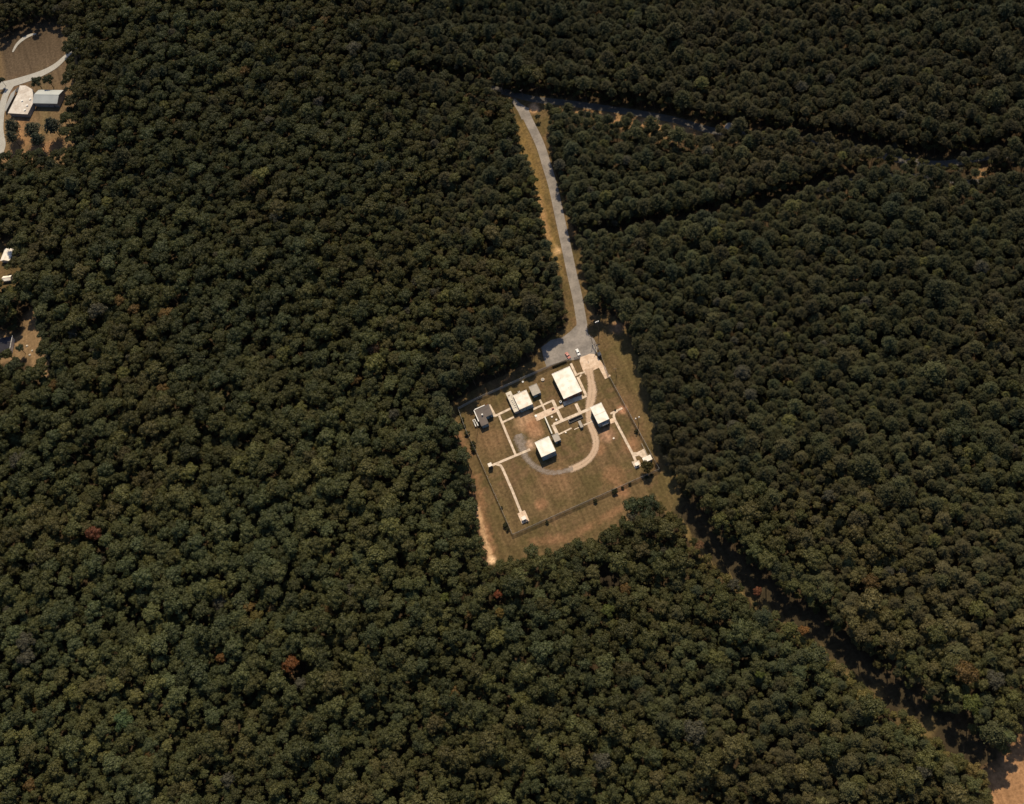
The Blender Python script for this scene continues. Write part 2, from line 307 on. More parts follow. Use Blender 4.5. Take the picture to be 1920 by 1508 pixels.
    m_ = bpy.data.materials.new("ground_cover"); m_.use_nodes = True; t = m_.node_tree; b = t.nodes["Principled BSDF"]; b.inputs["Roughness"].default_value = 1; b.inputs["Specular IOR Level"].default_value = 0.05
    a = node(t, "ShaderNodeAttribute", attribute_name="soil"); tc = node(t, "ShaderNodeTexCoord")
    n = node(t, "ShaderNodeTexNoise"); n.inputs["Scale"].default_value = 0.55; n.inputs["Detail"].default_value = 8; n.inputs["Roughness"].default_value = 0.7
    t.links.new(tc.outputs["Object"], n.inputs["Vector"])
    # faint mowing lines run along the enclosure
    mp = node(t, "ShaderNodeMapping"); mp.inputs["Rotation"].default_value = (0, 0, -HEAD); mp.inputs["Scale"].default_value = (0.35, 0.03, 1)
    t.links.new(tc.outputs["Object"], mp.inputs[0]); n2_ = node(t, "ShaderNodeTexNoise"); n2_.inputs["Scale"].default_value = 1.0; n2_.inputs["Detail"].default_value = 4; t.links.new(mp.outputs[0], n2_.inputs["Vector"])
    r1 = node(t, "ShaderNodeMapRange"); r1.inputs[1].default_value = 0.3; r1.inputs[2].default_value = 0.7; r1.inputs[3].default_value = 0.55; r1.inputs[4].default_value = 1.45; t.links.new(n.outputs[0], r1.inputs[0])
    r2 = node(t, "ShaderNodeMapRange"); r2.inputs[1].default_value = 0.3; r2.inputs[2].default_value = 0.7; r2.inputs[3].default_value = 0.80; r2.inputs[4].default_value = 1.20; t.links.new(n2_.outputs[0], r2.inputs[0])
    mu = node(t, "ShaderNodeMath", operation='MULTIPLY'); t.links.new(r1.outputs[0], mu.inputs[0]); t.links.new(r2.outputs[0], mu.inputs[1])
    vm = node(t, "ShaderNodeVectorMath", operation='SCALE'); t.links.new(a.outputs["Color"], vm.inputs[0]); t.links.new(mu.outputs[0], vm.inputs[3]); t.links.new(vm.outputs[0], b.inputs["Base Color"])
    me.materials.append(m_); o = bpy.data.objects.new("ground", me); COL.objects.link(o); tag(o, kind="structure")
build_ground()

# ------------------------------------------------------------------ roads, tracks, paths
_z = [0.02]
def slab(name, poly, m, th=0.0, kind="structure"):
    _z[0] += 0.005
    return tag(MB().prism(poly, -0.05, _z[0] + th).build(name, m), kind=kind)
def offset_line(pts, wd):
    pts = np.array(pts); tg = np.gradient(pts, axis=0); tg /= np.linalg.norm(tg, axis=1)[:, None]; nn = np.stack([-tg[:, 1], tg[:, 0]], 1)
    wd = np.broadcast_to(np.asarray(wd, float), (len(pts),))[:, None]
    return pts + nn * wd / 2, pts - nn * wd / 2
def road(name, pts, wd, m, curve=True):
    if curve: pts = smooth_line(pts)
    wds = wd if np.isscalar(wd) else np.interp(np.linspace(0, 1, len(pts)), np.linspace(0, 1, len(wd)), wd)
    l, r = offset_line(pts, wds); _z[0] += 0.005; z = _z[0]; n = len(pts)
    mb = MB(); vs = [(p[0], p[1], z) for p in l] + [(p[0], p[1], z) for p in r] + [(p[0], p[1], -0.05) for p in l] + [(p[0], p[1], -0.05) for p in r]
    fs = []
    for i in range(n - 1): fs += [(i, n + i, n + i + 1, i + 1), (2 * n + i, i, i + 1, 2 * n + i + 1), (n + i, 3 * n + i, 3 * n + i + 1, n + i + 1)]
    mb.add(vs, fs); return tag(mb.build(name, m), kind="structure")
def track(name, pts, wd, m):
    pts = smooth_line(pts, 10); wds = np.interp(np.linspace(0, 1, len(pts)), np.linspace(0, 1, len(wd)), wd); _z[0] += 0.005; z = _z[0]
    rut = .62 if m is TRACK else .95; wds = wds * 1.2; prof = [(-.5, 0), (-.32, .55), (-.16, .95), (0, rut), (.16, .95), (.32, .55), (.5, 0)]
    P_ = np.array(pts); tg = np.gradient(P_, axis=0); tg /= np.linalg.norm(tg, axis=1)[:, None]; nn = np.stack([-tg[:, 1], tg[:, 0]], 1)
    vs = []; ac = []
    for i in range(len(pts)):
        for o, a in prof: vs.append((*(P_[i] + nn[i] * o * wds[i]), z)); ac.append(a)
    k = len(prof); fs = [(i * k + j, i * k + j + 1, (i + 1) * k + j + 1, (i + 1) * k + j) for i in range(len(pts) - 1) for j in range(k - 1)]
    o = MB().add(vs, fs).build(name, m); at = o.data.attributes.new("across", 'FLOAT', 'POINT'); at.data.foreach_set("value", np.array(ac, np.float32)); return tag(o, kind="structure")

road("highway", [P(900, 160), P(945, 172), P(1000, 186), P(1060, 193), P(1160, 207), P(1260, 224), P(1340, 246), P(1450, 258), P(1560, 268), P(1660, 294), P(1760, 308), P(1850, 294), P(1960, 286)], 5.5, ASPH2)
road("forest_road", [P(1540, 358), P(1620, 334), P(1700, 331), P(1800, 340), P(1960, 347)], 4.5, ASPH2)
slab("road_junction", [P(920 + x / 7.54, 150 + y / 7.54) for x, y in ((270, 270), (350, 268), (420, 335), (492, 378), (545, 400), (520, 470), (512, 545), (440, 560), (390, 450), (340, 370))], ASPH)
road("access_road", [P(1092, 612)] + ROADC[1:-1] + [P(984, 210)], [6.6, 6.4, 6.3, 6.2, 6.2], ASPH)
slab("parking_lot", [D2(x, y) for x, y in ((715, -40), (705, 120), (560, 260), (400, 380), (150, 440), (-60, 600), (0, 860), (60, 1040), (140, 1000), (480, 860), (600, 880), (760, 850), (1000, 770), (1120, 740), (1180, 610), (1090, 420), (960, 300), (930, 120), (915, -40))], ASPH)
slab("concrete_apron", [D2(x, y) for x, y in ((790, 810), (900, 775), (1000, 735), (1100, 745), (1180, 830), (1265, 940), (1350, 1060), (1385, 1200), (1440, 1190), (1450, 1220), (1330, 1288), (1195, 1040), (1040, 1115), (1010, 1180), (900, 1190), (850, 1110), (810, 1000), (775, 900))], CONC2)
track("sandy_drive", [A(893, 350), A(905, 420), A(912, 480), A(903, 540), A(892, 590), A(893, 640), A(905, 690), A(925, 740), A(934, 790), A(925, 835), A(895, 880), A(845, 918), A(780, 945)], [5.5, 5, 6.5, 6.5, 4.5, 4.2, 4.6, 4.6, 4.6, 4.6, 4.6, 5, 5], TRACK)
track("gravel_drive", [A(800, 940), A(720, 960), A(650, 960), A(590, 935), A(545, 900), A(518, 862), A(498, 810), A(485, 760), A(480, 735)], [4.6, 4.6, 4.6, 4.8, 5, 5.5, 8, 10, 6], TRACKG)
PATHS = [([D6(550, 935), D6(935, 750)], 1.5), ([A(364, 627), A(461, 857)], 1.4), ([A(322, 920), A(547, 826)], 1.6), ([A(350, 914), A(372, 920), A(385, 940), A(440, 1065), A(492, 1195)], 1.5),
         ([D6(722, 1068), D6(968, 955)], 1.3), ([D6(1390, 785), D6(1820, 590)], 1.3), ([D5(650, 125), D5(862, 575)], 1.9), ([D5(375, 115), D5(490, 355)], 1.2), ([D5(755, 302), D5(885, 248)], 1.7),
         ([D5(672, 650), D5(1520, 285)], 1.9), ([D5(655, 655), D5(770, 890)], 2.0), ([D5(780, 870), D5(1065, 730)], 1.0), ([D5(1325, 668), D3(372, 695)], 1.0), ([D5(1155, 195), D5(1250, 395)], 1.9),
         ([D7(690, 298), D7(825, 590)], 1.5), ([D7(865, 650), D7(1085, 1120)], 1.6), ([D7(985, 1185), D7(1100, 1125)], 1.6), ([D7(800, 620), D7(900, 560), D7(1060, 520)], 1.2), ([D7(850, 665), D7(915, 650), D7(960, 585)], 1.0),
         ([D3(748, 535), D3(1008, 412)], 1.3), ([D3(900, 475), D3(830, 520), D3(822, 600), D3(850, 680), D3(1225, 1390), D4(495, 770)], 1.5), ([D7(500, 1345), D7(1000, 1150)], 3.0),
         ([D6(425, 690), D6(560, 940)], 1.9)]
for ln, wd in PATHS: road("path", ln, wd, CONC, curve=False)
slab("concrete_pad", [D5(250, 450), D5(690, 262), D5(750, 375), D5(310, 582)], CONC2)
slab("concrete_pad", [D3(735, 655), D3(815, 625), D3(850, 715), D3(755, 755)], CONC2)
slab("concrete_pad", [D4(430, 565), D4(510, 565), D4(640, 500), D4(672, 478), D4(700, 545), D4(745, 650), D4(800, 650), D4(855, 745), D4(800, 775), D4(640, 690), D4(560, 630), D4(480, 655)], CONC)
slab("concrete_pad", [D4(398, 768), D4(560, 735), D4(612, 858), D4(478, 920)], CONC)
slab("concrete_pad", [D8(850, 1165), D8(980, 1100), D8(1062, 1290), D8(930, 1345)], CONC2)
road("farm_drive", [P(150, 82), P(124, 106), P(104, 124), P(78, 138), P(44, 150), P(8, 160), P(-40, 168)], [3.5, 4.5, 6, 7, 8, 9, 9], GRAVEL)
road("farm_drive", [P(28, 153), P(14, 172), P(7, 190), P(2, 215), P(-1, 245), P(2, 275), P(-6, 300)], [5, 6, 6, 6, 7, 8, 6], GRAVEL)
road("farm_drive", [P(24, 98), P(32, 84), P(44, 73), P(58, 66), P(68, 64)], [1.5, 3, 4, 3, 1], GRAVEL)

# ------------------------------------------------------------------ buildings
def windows(root, w, d, h, side, xs, m=DARKG, ww=1.1, wh=1.0, z=1.9):
    for x in xs:
        f = MB(); p = MB()
        if side == 's': f.box(x, -d / 2 - 0.03, z, ww + .2, 0.10, wh + .2); p.box(x, -d / 2 - 0.07, z, ww, 0.06, wh)
        else: f.box(w / 2 + 0.03, x, z, 0.10, ww + .2, wh + .2); p.box(w / 2 + 0.07, x, z, 0.06, ww, wh)
        fo = f.build("window", WHITEP, root); p.build("pane", m, fo)
def door(root, w, d, side, x, m=DKMET, dw=1.1, dh=2.1):
    b = MB(); k = MB()
    if side == 's': b.box(x, -d / 2 - 0.03, dh / 2 + .06, dw, 0.10, dh); k.box(x + dw * .35, -d / 2 - 0.11, 1.05, 0.12, 0.06, 0.05)
    else: b.box(w / 2 + 0.03, x, dh / 2 + .06, 0.10, dw, dh); k.box(w / 2 + 0.11, x + dw * .35, 1.05, 0.06, 0.12, 0.05)
    do = b.build("door", m, root); k.build("handle", STEEL, do)
def flat_building(name, label, fn, pts, h, wallm, roofm, cat="building", over=0.35, parapet=0.16, vents=(), seam=None):
    cx, cy, w, d = rect(fn, pts, h); root = tag(empty(name, cx, cy, HEAD), label, cat)
    w -= 2 * over; d -= 2 * over
    t = 0.22; wl = MB()
    for a in ((0, -d / 2 + t / 2, w, t), (0, d / 2 - t / 2, w, t), (-w / 2 + t / 2, 0, t, d - 2 * t), (w / 2 - t / 2, 0, t, d - 2 * t)): wl.box(a[0], a[1], (h - .3) / 2, a[2], a[3], h - .3)
    wl.build("wall", wallm, root)
    rf = MB().box(0, 0, h - .17, w + 2 * over, d + 2 * over, .26)
    W2, D2_ = w + 2 * over, d + 2 * over; pt = .22
    for a in ((0, -D2_ / 2 + pt / 2, W2, pt), (0, D2_ / 2 - pt / 2, W2, pt), (-W2 / 2 + pt / 2, 0, pt, D2_ - 2 * pt), (W2 / 2 - pt / 2, 0, pt, D2_ - 2 * pt)): rf.box(a[0], a[1], h - .04 + parapet / 2, a[2], a[3], parapet)
    r = rf.build("roof", roofm, root)
    if seam is not None: MB().box(0, seam * d, h - .02, W2 - 2 * pt - .02, .16, .10).build("seam", ROOFT, r)
    for vx, vy, vr, vh in vents: MB().cyl(vx * w, vy * d, h - .05, h + vh, vr, vr * .9).build("vent", STEEL, r)
    return root, w, d
b, w_, d2 = flat_building("brick_building", "largest brick building with a broad flat white roof near the parking lot", D7, [(205, 585), (655, 350), (970, 1000), (510, 1220)], 4.3, BRICK, ROOFW,
                          vents=((-.05, -.2, .16, .35), (.12, .1, .12, .3), (-.2, .25, .14, .35), (.28, -.3, .1, .25)))
windows(b, w_, d2, 4, 's', (-w_ * .3, w_ * .32)); door(b, w_, d2, 's', 0.2); windows(b, w_, d2, 4, 'e', (-6, -3, 4, 7)); door(b, w_, d2, 'e', 0.6)
b, w_, d2 = flat_building("equipment_building", "tall blue walled building with two section white roof beside the sandy drive", D3, [(300, 400), (550, 285), (722, 640), (488, 755)], 5.6, BLUEW, ROOFW, over=.12, seam=-.02)
door(b, w_, d2, 's', -1.2, GREYW, 3.0, 3.2); windows(b, w_, d2, 5, 's', (2.6,), z=3.0); door(b, w_, d2, 'e', -1.0)
aw = MB().box(.3, -d2 / 2 - .9, 3.5, w_ * .55, 1.5, .10); aw.build("awning", STEEL, b)
b, w_, d2 = flat_building("steel_clad_building", "tall square blue walled building with white roof inside the gravel loop", D5, [(255, 1030), (580, 915), (712, 1220), (412, 1370)], 5.8, BLUEW, ROOFW, over=.10)
door(b, w_, d2, 's', .4, GREYW, 3.0, 3.4); windows(b, w_, d2, 5, 'e', (0,), z=3.0)
MB().box(-w_ * .05, d2 / 2 + 1.1, 1.2, w_ * .55, 1.9, 2.4).build("lean_to", ROOFT, b)
b, w_, d2 = flat_building("operations_building", "wide white roofed building with a weathered lean-to strip on its left side", D6, [(955, 480), (1240, 362), (1378, 665), (1085, 800)], 4.4, BLUEW, ROOFW2, over=.12, vents=((.1, .2, .12, .3),))
windows(b, w_, d2, 4, 's', (-2.5, 0, 2.5), ww=1.5, wh=.8)
cx, cy, ws, ds = rect(D6, [(745, 450), (898, 385), (1075, 800), (985, 865)], 3.2)
rc = Vector(b.location[:2]); 
def loc_in(root, x, y):
    c, s = math.cos(root.rotation_euler[2]), math.sin(root.rotation_euler[2]); dx, dy = x - root.location[0], y - root.location[1]
    return dx * c + dy * s, -dx * s + dy * c
lx, ly = loc_in(b, cx, cy); ws = min(ws, 3.6); rx = lx - ws / 2; lx = -w_ / 2 - .14 - ws / 2
an = MB().box(lx, ly, 1.5, ws - .5, ds - .6, 3.0).build("side_wing", GREYW, b)
MB().box(lx, ly, 3.08, ws, ds, .16).build("wing_roof", ROOFT, an)
pp = MB()
for k in range(5): pp.box(lx + .5 - .12 * k, ly - ds * .28 + k * 1.35, 3.35, .7, .5, .4)
pp.tube((lx + .9, ly - ds * .4, 3.3), (lx + .9, ly + ds * .3, 3.3), .09)
pp.build("roof_pipework", STEEL, an); MB().box(lx - .4, ly + ds * .33, 3.3, .5, .5, .35).build("roof_hatch", RUST, an)
b, w_, d2 = flat_building("generator_shed", "small grey roofed shed just right of the wide white building", D6, [(1290, 300), (1462, 215), (1555, 415), (1385, 500)], 3.3, BLUEW, ROOFG, over=.25)
door(b, w_, d2, 's', .8, DKMET, 1.6, 2.2)
b, w_, d2 = flat_building("pump_shed", "small grey roofed shed touching the path near the loop building", D5, [(630, 880), (770, 835), (828, 985), (700, 1040)], 3.0, BLUEW, ROOFG, over=.2)
door(b, w_, d2, 's', 0.2, DKMET, 1.3, 2.1)
# dark L-shaped building with white trim
def dark_building():
    h = 3.8; q = [D6(x, y, h) for x, y in ((112, 800), (428, 668), (505, 885), (385, 945), (398, 1095), (262, 1160))]
    c = np.mean(np.array(q), 0); loc = []
    for p in q:
        v = np.array(p) - c; loc.append([v @ U, v @ V])
    L = np.array(loc)
    x0 = (L[0][0] + L[5][0]) / 2; x1 = (L[1][0] + L[2][0]) / 2; xm = (L[3][0] + L[4][0]) / 2; y1 = (L[0][1] + L[1][1]) / 2; ym = (L[2][1] + L[3][1]) / 2; y0 = (L[4][1] + L[5][1]) / 2
    poly = [(x0, y0), (xm, y0), (xm, ym), (x1, ym), (x1, y1), (x0, y1)]
    root = tag(empty("dark_roofed_building", c[0], c[1], HEAD), "dark brown roofed L-shaped building in the upper left corner of the enclosure", "building")
    ins = lambda k: [(x0 + k, y0 + k), (xm - k, y0 + k), (xm - k, ym + k), (x1 - k, ym + k), (x1 - k, y1 - k), (x0 + k, y1 - k)]
    MB().prism(ins(.3), 0, h - .25).build("wall", BLUEW, root)
    r = MB().prism(poly, h - .25, h).build("roof", ROOFB, root)
    e = MB()
    for (ax, ay), (bx, by) in zip(poly, poly[1:] + poly[:1]):
        e.box((ax + bx) / 2, (ay + by) / 2, h + .06, abs(bx - ax) + .2, abs(by - ay) + .2, .11)
    e2_ = MB().box(x0 - .32, (y0 + y1) / 2 + 2, h + .02, .5, (y1 - y0) - 4, .3).box((x0 + x1) / 2 - 1.2, y1 + .32, h + .02, (x1 - x0) * .72, .5, .3)
    e2_.build("fascia", WHITEP, r)
    vx, vy = x0 + (x1 - x0) * .35, y0 + (y1 - y0) * .55
    MB().cyl(vx, vy, h, h + 1.2, .45, .45, 12).cyl(vx, vy, h + 1.2, h + 1.35, .6, .5, 12).build("vent", WHITEP, r)
    MB().box(x1 - 1.4, y1 + .9, 1.0, 1.4, .9, 2.0).build("meter_cabinet", RUST, root)
    door(root, 0, 0, 's', 0); 
    for o in list(root.children):
        if o.name.startswith("door"): o.location = ((xm + x1) / 2, ym + .3, 0)
    return root
dark_building()
def ac_unit(px, sx, sy, sz, label):
    r = tag(empty("cooling_unit", px[0], px[1], HEAD), label, "cooling unit", "cooling units beside the buildings")
    MB().box(0, 0, sz / 2, sx, sy, sz).build("housing", WHITEP, r, .04)
    f = MB().cyl(0, 0, sz, sz + .10, min(sx, sy) * .36, n=14).build("fan_guard", DKMET, r)
ac_unit(D6(118, 1055), 1.8, 1.8, 1.6, "squat white unit left of the dark roofed building")
ac_unit(D7(432, 1300), 1.3, 1.3, 1.3, "white unit at the lower left corner of the largest brick building")
ac_unit(D6(1085, 425), 1.3, 1.0, 1.2, "white unit behind the wide white building")
def tank(px, label):
    r = tag(empty("storage_tank", px[0], px[1], HEAD), label, "tank", "storage tanks")
    MB().tube((0, -1.5, 1.0), (0, 1.5, 1.0), .48, n=14).build("vessel", WHITEP, r)
    for s in (-1, 1): MB().box(0, s * .9, .28, .8, .2, .56).build("cradle", GREYW, r)
    MB().cyl(0, .5, 1.46, 1.75, .12).build("filler_cap", STEEL, r)
tank(D6(135, 1135), "left of two white tanks beside the dark roofed building"); tank(D6(185, 1120), "right of two white tanks beside the dark roofed building")
# small huts
def hut(name, label, px, s, h, wallm, roofm, slope=.12):
    r = tag(empty(name, px[0], px[1], HEAD), label, "hut")
    MB().box(0, 0, h / 2, s[0], s[1], h).build("wall", wallm, r)
    a, b_ = s[0] / 2 + .15, s[1] / 2 + .15
    MB().add([(-a, -b_, h), (a, -b_, h), (a, b_, h + slope), (-a, b_, h + slope), (-a, -b_, h + .14), (a, -b_, h + .14), (a, b_, h + slope + .14), (-a, b_, h + slope + .14)],
             [(3, 2, 1, 0), (4, 5, 6, 7), (0, 1, 5, 4), (1, 2, 6, 5), (2, 3, 7, 6), (3, 0, 4, 7)]).build("roof", roofm, r)
    do = MB().box(0, -s[1] / 2 - .03, 1.0, .8, .08, 1.9).build("door", DKMET, r); MB().box(.28, -s[1] / 2 - .10, 1.0, .10, .06, .05).build("handle", STEEL, do)
    return r
hut("guard_hut", "tall narrow hut with white roof at the left end of a path by the fence", D8(365, 298, 3.6), (2.1, 2.1), 3.6, DKMET, ROOFW2)
hut("instrument_hut", "small white topped hut on the pinkish concrete pad near the lower left fence corner", D8(962, 1240, 2.3), (2.4, 2.0), 2.3, WHITEP, ROOFW)
MB_ = tag(empty("electrical_cabinet", *D8(1032, 1300), HEAD), "dark cabinet beside the small white hut on the lower left pad", "cabinet")
MB().box(0, 0, .75, .8, .8, 1.5).build("body", DKMET, MB_, .03); MB().box(0, -.43, .75, .7, .05, 1.3).build("door", GREYW, MB_)
hut("instrument_hut", "small white hut on the square concrete pad left of the lone tree", D4(515, 812, 2.0), (2.2, 1.9), 2.0, WHITEP, ROOFW)
hut("equipment_hut", "low white roofed hut by the right fence, partly behind the lone tree", D4(740, 700, 2.6), (5.0, 3.0), 2.6, GREYW, ROOFW)
hut("gate_hut", "dark little gate hut with white front edge beside the entrance", P(1123.5, 664, 2.4), (2.0, 2.2), 2.4, DKMET, mat("dark_felt_roof", (0.05, 0.055, 0.07), .8))
# fence-side railing of the pad
r = tag(empty("handrail", *D4(700, 540), HEAD), "pale handrail along the fence side of the curved concrete pad", "railing")
for k in range(6): MB().cyl(0, -4 + 1.9 * k, 0, 1.1, .05, n=6).build("post", STEEL, r)
MB().tube((0, -4.1, 1.1), (0, 5.6, 1.1), .05).tube((0, -4.1, .6), (0, 5.6, .6), .04).build("rail", STEEL, r)
# low retaining structure and its leaning slab
c = D5(1155, 540); r = tag(empty("sunken_entry", c[0], c[1], HEAD), "long low dark walled pit with pale rails below the long path", "pit")
MB().box(0, 1.05, .45, 9.2, .25, .9).box(0, -1.05, .35, 9.2, .25, .7).box(-4.5, 0, .4, .25, 1.85, .8).box(4.5, 0, .4, .25, 1.85, .8).build("wall", DKMET, r)
MB().box(0, 0, .06, 8.7, 1.8, .10).build("bottom", mat("black_pit", (0.02, 0.02, 0.022), .9), r)
MB().tube((-4.5, 1.05, 1.5), (4.5, 1.05, 1.5), .05).tube((-4.5, -1.05, 1.4), (-4.5, 1.05, 1.5), .05).tube((4.5, -1.05, 1.4), (4.5, 1.05, 1.5), .05).build("rail", CONC, r)
for k in range(5): MB().cyl(-4.5 + 2.25 * k, 1.05, .9, 1.5, .05, n=6).build("post", CONC, r)
c = D5(1262, 650, 1.6); r = tag(empty("stair_canopy", c[0], c[1], HEAD), "narrow grey slab canopy standing beside the dark pit", "canopy")
MB().add([(-.9, -2.3, 1.7), (.9, -2.3, 1.7), (.9, 2.3, 2.3), (-.9, 2.3, 2.3), (-.9, -2.3, 1.9), (.9, -2.3, 1.9), (.9, 2.3, 2.5), (-.9, 2.3, 2.5)],
         [(3, 2, 1, 0), (4, 5, 6, 7), (0, 1, 5, 4), (1, 2, 6, 5), (2, 3, 7, 6), (3, 0, 4, 7)]).build("roof", ROOFG, r)
MB().box(0, -2.0, .85, 1.6, .2, 1.7).build("wall", GREYW, r)
for s in (-1, 1): MB().cyl(s * .75, 2.0, 0, 2.2, .08, n=6).build("post", STEEL, r)
MB().box(-3.2, -.6, .06, 3.4, .5, .12).build("step", CONC, r)
# raised cable tray between the pad and the loop building
p0, p1 = D5(480, 480, 2.2), D5(640, 850, 2.2); r = tag(empty("cable_tray", p0[0], p0[1]), "pale raised cable tray running from the wide pad to the loop building", "cable tray")
v = np.array(p1) - np.array(p0); L_ = float(np.hypot(*v)); an_ = math.atan2(v[1], v[0]); r.rotation_euler = (0, 0, an_)
MB().box(L_ / 2, 0, 2.2, L_, .75, .18).build("tray", STEEL, r)
for k in range(6): MB().box(L_ * (k + .2) / 5.4, 0, 1.05, .14, .5, 2.1).build("post", STEEL, r)
# scattered covers, drums and bollards
def cover(px, rad, h, label, m=CONC): 
    r = tag(empty("round_cover", px[0], px[1]), label, "manhole cover", "round concrete covers in the grass")
    MB().cyl(0, 0, 0, h, rad, rad * .96, 16).build("ring", m, r); MB().cyl(0, 0, h - .01, h + .05, rad * .7, rad * .66, 16).build("lid", GREYW if m is CONC else m, r)
cover(D6(1600, 145), 1.2, .7, "large round concrete ring in the grass left of the largest building")
cover(D6(1165, 190), .7, .4, "round pale cover by the upper fence above the wide white building", WHITEP)
cover(D5(640, 490), .65, .5, "upper of two pale round covers below the wide pad", ROOFW2); cover(D5(735, 552), .65, .5, "lower of two pale round covers below the wide pad", ROOFW2)
cover(D5(940, 830), .5, .4, "small pale cover right of the little grey shed", ROOFW2); cover(D3(820, 1070), .6, .25, "pale cover in bare soil below the two section roof", ROOFW2)
cover(D5(290, 470), .8, .5, "white drum shaped cover at the left end of the wide pad", WHITEP)
r = tag(empty("bollard", *D2(962, 918), 0), "dark bollard standing alone on the concrete apron", "bollard"); MB().cyl(0, 0, 0, 1.1, .16, .14).build("post", DKMET, r); MB().cyl(0, 0, 1.1, 1.2, .2, .1).build("cap", DKMET, r)
c = D5(660, 320); r = tag(empty("hydrant_box", c[0], c[1], HEAD), "faded red box on the wide concrete pad", "box"); MB().box(0, 0, .4, 1.4, .7, .8).build("body", RUST, r, .04); MB().box(0, 0, .84, 1.5, .8, .08).build("lid", RUST, r)

# ------------------------------------------------------------------ fences
def fence(name, label, pts, h=2.6, gap=3.1):
    r = tag(empty(name, pts[0][0], pts[0][1]), label, "fence", "chain-link fence around the enclosure"); o = np.array(pts[0])
    fab = MB(); rail = MB(); foot = MB()
    for a, b_ in zip(pts[:-1], pts[1:]):
        a = np.array(a) - o; b_ = np.array(b_) - o; n = max(1, round(float(np.hypot(*(b_ - a))) / gap))
        fab.add([(a[0], a[1], .05), (b_[0], b_[1], .05), (b_[0], b_[1], h), (a[0], a[1], h)], [(0, 1, 2, 3)])
        rail.tube((*a, h), (*b_, h), .045, n=5); rail.tube((*a, h + .35), (*b_, h + .35), .03, n=4)
        for k in range(n + (1 if b_ is not None and np.allclose(b_, np.array(pts[-1]) - o) else 0)):
            p = a + (b_ - a) * k / n; MB().tube((*p, 0), (*p, h + .35), .055, n=6).build("post", STEEL, r)
    fab.build("chain_link_mesh", MESHM, r); rail.build("top_rail", STEEL, r)
fence("chain_link_fence", "chain-link fence along the lower side of the enclosure with shrubs on it", [FBL, FBR])
fence("chain_link_fence", "chain-link fence along the right side of the enclosure by the forest", [FBR, A(1005, 385), FTR])
fence("chain_link_fence", "chain-link fence along the left side of the enclosure, lower part", [FBL, A(230, 840)])
fence("chain_link_fence", "overgrown chain-link fence rising to the upper left corner by the dark building", [A(230, 840), A(178, 735), A(150, 660), FTL])
fence("chain_link_fence", "chain-link fence along the upper side, from the left corner to the parking lot", [FTL, A(230, 535), A(670, 340), D2(600, 885)])
def gate(a, b_, label):
    r = tag(empty("gate", a[0], a[1]), label, "gate", "entrance gates"); v = np.array(b_) - np.array(a)
    MB().add([(0, 0, .15), (v[0], v[1], .15), (v[0], v[1], 2.3), (0, 0, 2.3)], [(0, 1, 2, 3)]).build("chain_link_mesh", MESHM, r)
    MB().tube((0, 0, .15), (0, 0, 2.4), .06).tube((v[0], v[1], .15), (v[0], v[1], 2.4), .06).tube((0, 0, 2.35), (v[0], v[1], 2.35), .05).tube((0, 0, .2), (v[0], v[1], .2), .05).tube((0, 0, .2), (v[0], v[1], 2.3), .04).build("gate_frame", STEEL, r)
gate(D2(1160, 740), D2(1060, 560), "right entrance gate leaf swung open toward the road"); gate(D2(790, 800), D2(660, 850), "left entrance gate leaf next to the parked cars")

# ------------------------------------------------------------------ poles
def lamp_pole(px, h, label, n=2, arm=1.2, m=WOOD, rz=HEAD):
    r = tag(empty("lamp_pole", px[0], px[1], rz), label, "lamp pole", "tall lamp poles")
    MB().cyl(0, 0, 0, h, .20, .12, 8).build("pole", m, r); MB().tube((-arm, 0, h - .3), (arm, 0, h - .3), .07).build("crossarm", m, r)
    for k in range(n):
        x = arm * (2 * k / (n - 1) - 1) if n > 1 else 0
        l = MB().box(x, -.25, h - .1, .75, .7, .5, 0, .75).build("lamp_head", WHITEP, r); MB().box(x, -.25, h - .37, .55, .5, .05).build("lens", DARKG, l)
lamp_pole(P(1123.5, 622), 12.5, "tall lamp pole with white twin lamps above the entrance", 3, .9)
lamp_pole(P(1197.5, 796), 9.5, "lamp pole with two pale lamps on the right fence", 2, 1.1)
def utility_pole(px, h, label, rz=0.0):
    r = tag(empty("utility_pole", px[0], px[1], rz), label, "utility pole", "wooden utility poles")
    MB().cyl(0, 0, 0, h, .17, .11, 8).build("pole", WOOD, r); MB().box(0, 0, h - .6, 2.4, .14, .14).build("crossarm", WOOD, r)
    for x in (-1.1, -.4, .4, 1.1): MB().cyl(x, 0, h - .53, h - .3, .06, .04, 6).build("insulator", WHITEP, r)
utility_pole(P(1156, 704), 9, "wooden utility pole in the grass right of the fence, by the apron", HEAD - .5)
utility_pole(P(1111, 645), 8, "wooden utility pole at the edge of the entrance drive", HEAD + .3)
utility_pole(P(1117, 655), 7, "short utility pole beside the dark gate hut", HEAD + .3)
utility_pole(P(982, 186), 10, "utility pole at the road junction in the trees' shade", .3)
r = tag(empty("antenna_mast", *P(896.5, 806)), "thin dark mast below the dark roofed building, casting a long shadow", "mast"); MB().cyl(0, 0, 0, 12.5, .16, .09, 6).build("mast", DKMET, r)
for z in (9, 10.5, 12): MB().tube((-.7, 0, z), (.7, 0, z), .04).build("rung", DKMET, r)
r = tag(empty("flag_pole", *P(1066, 600 + 92)), "thin pole by the upper corner of the largest building", "pole"); MB().cyl(0, 0, 0, 6, .06, .04, 6).build("pole", STEEL, r); MB().cyl(0, 0, 6, 6.2, .12, .05, 8).build("finial", STEEL, r)

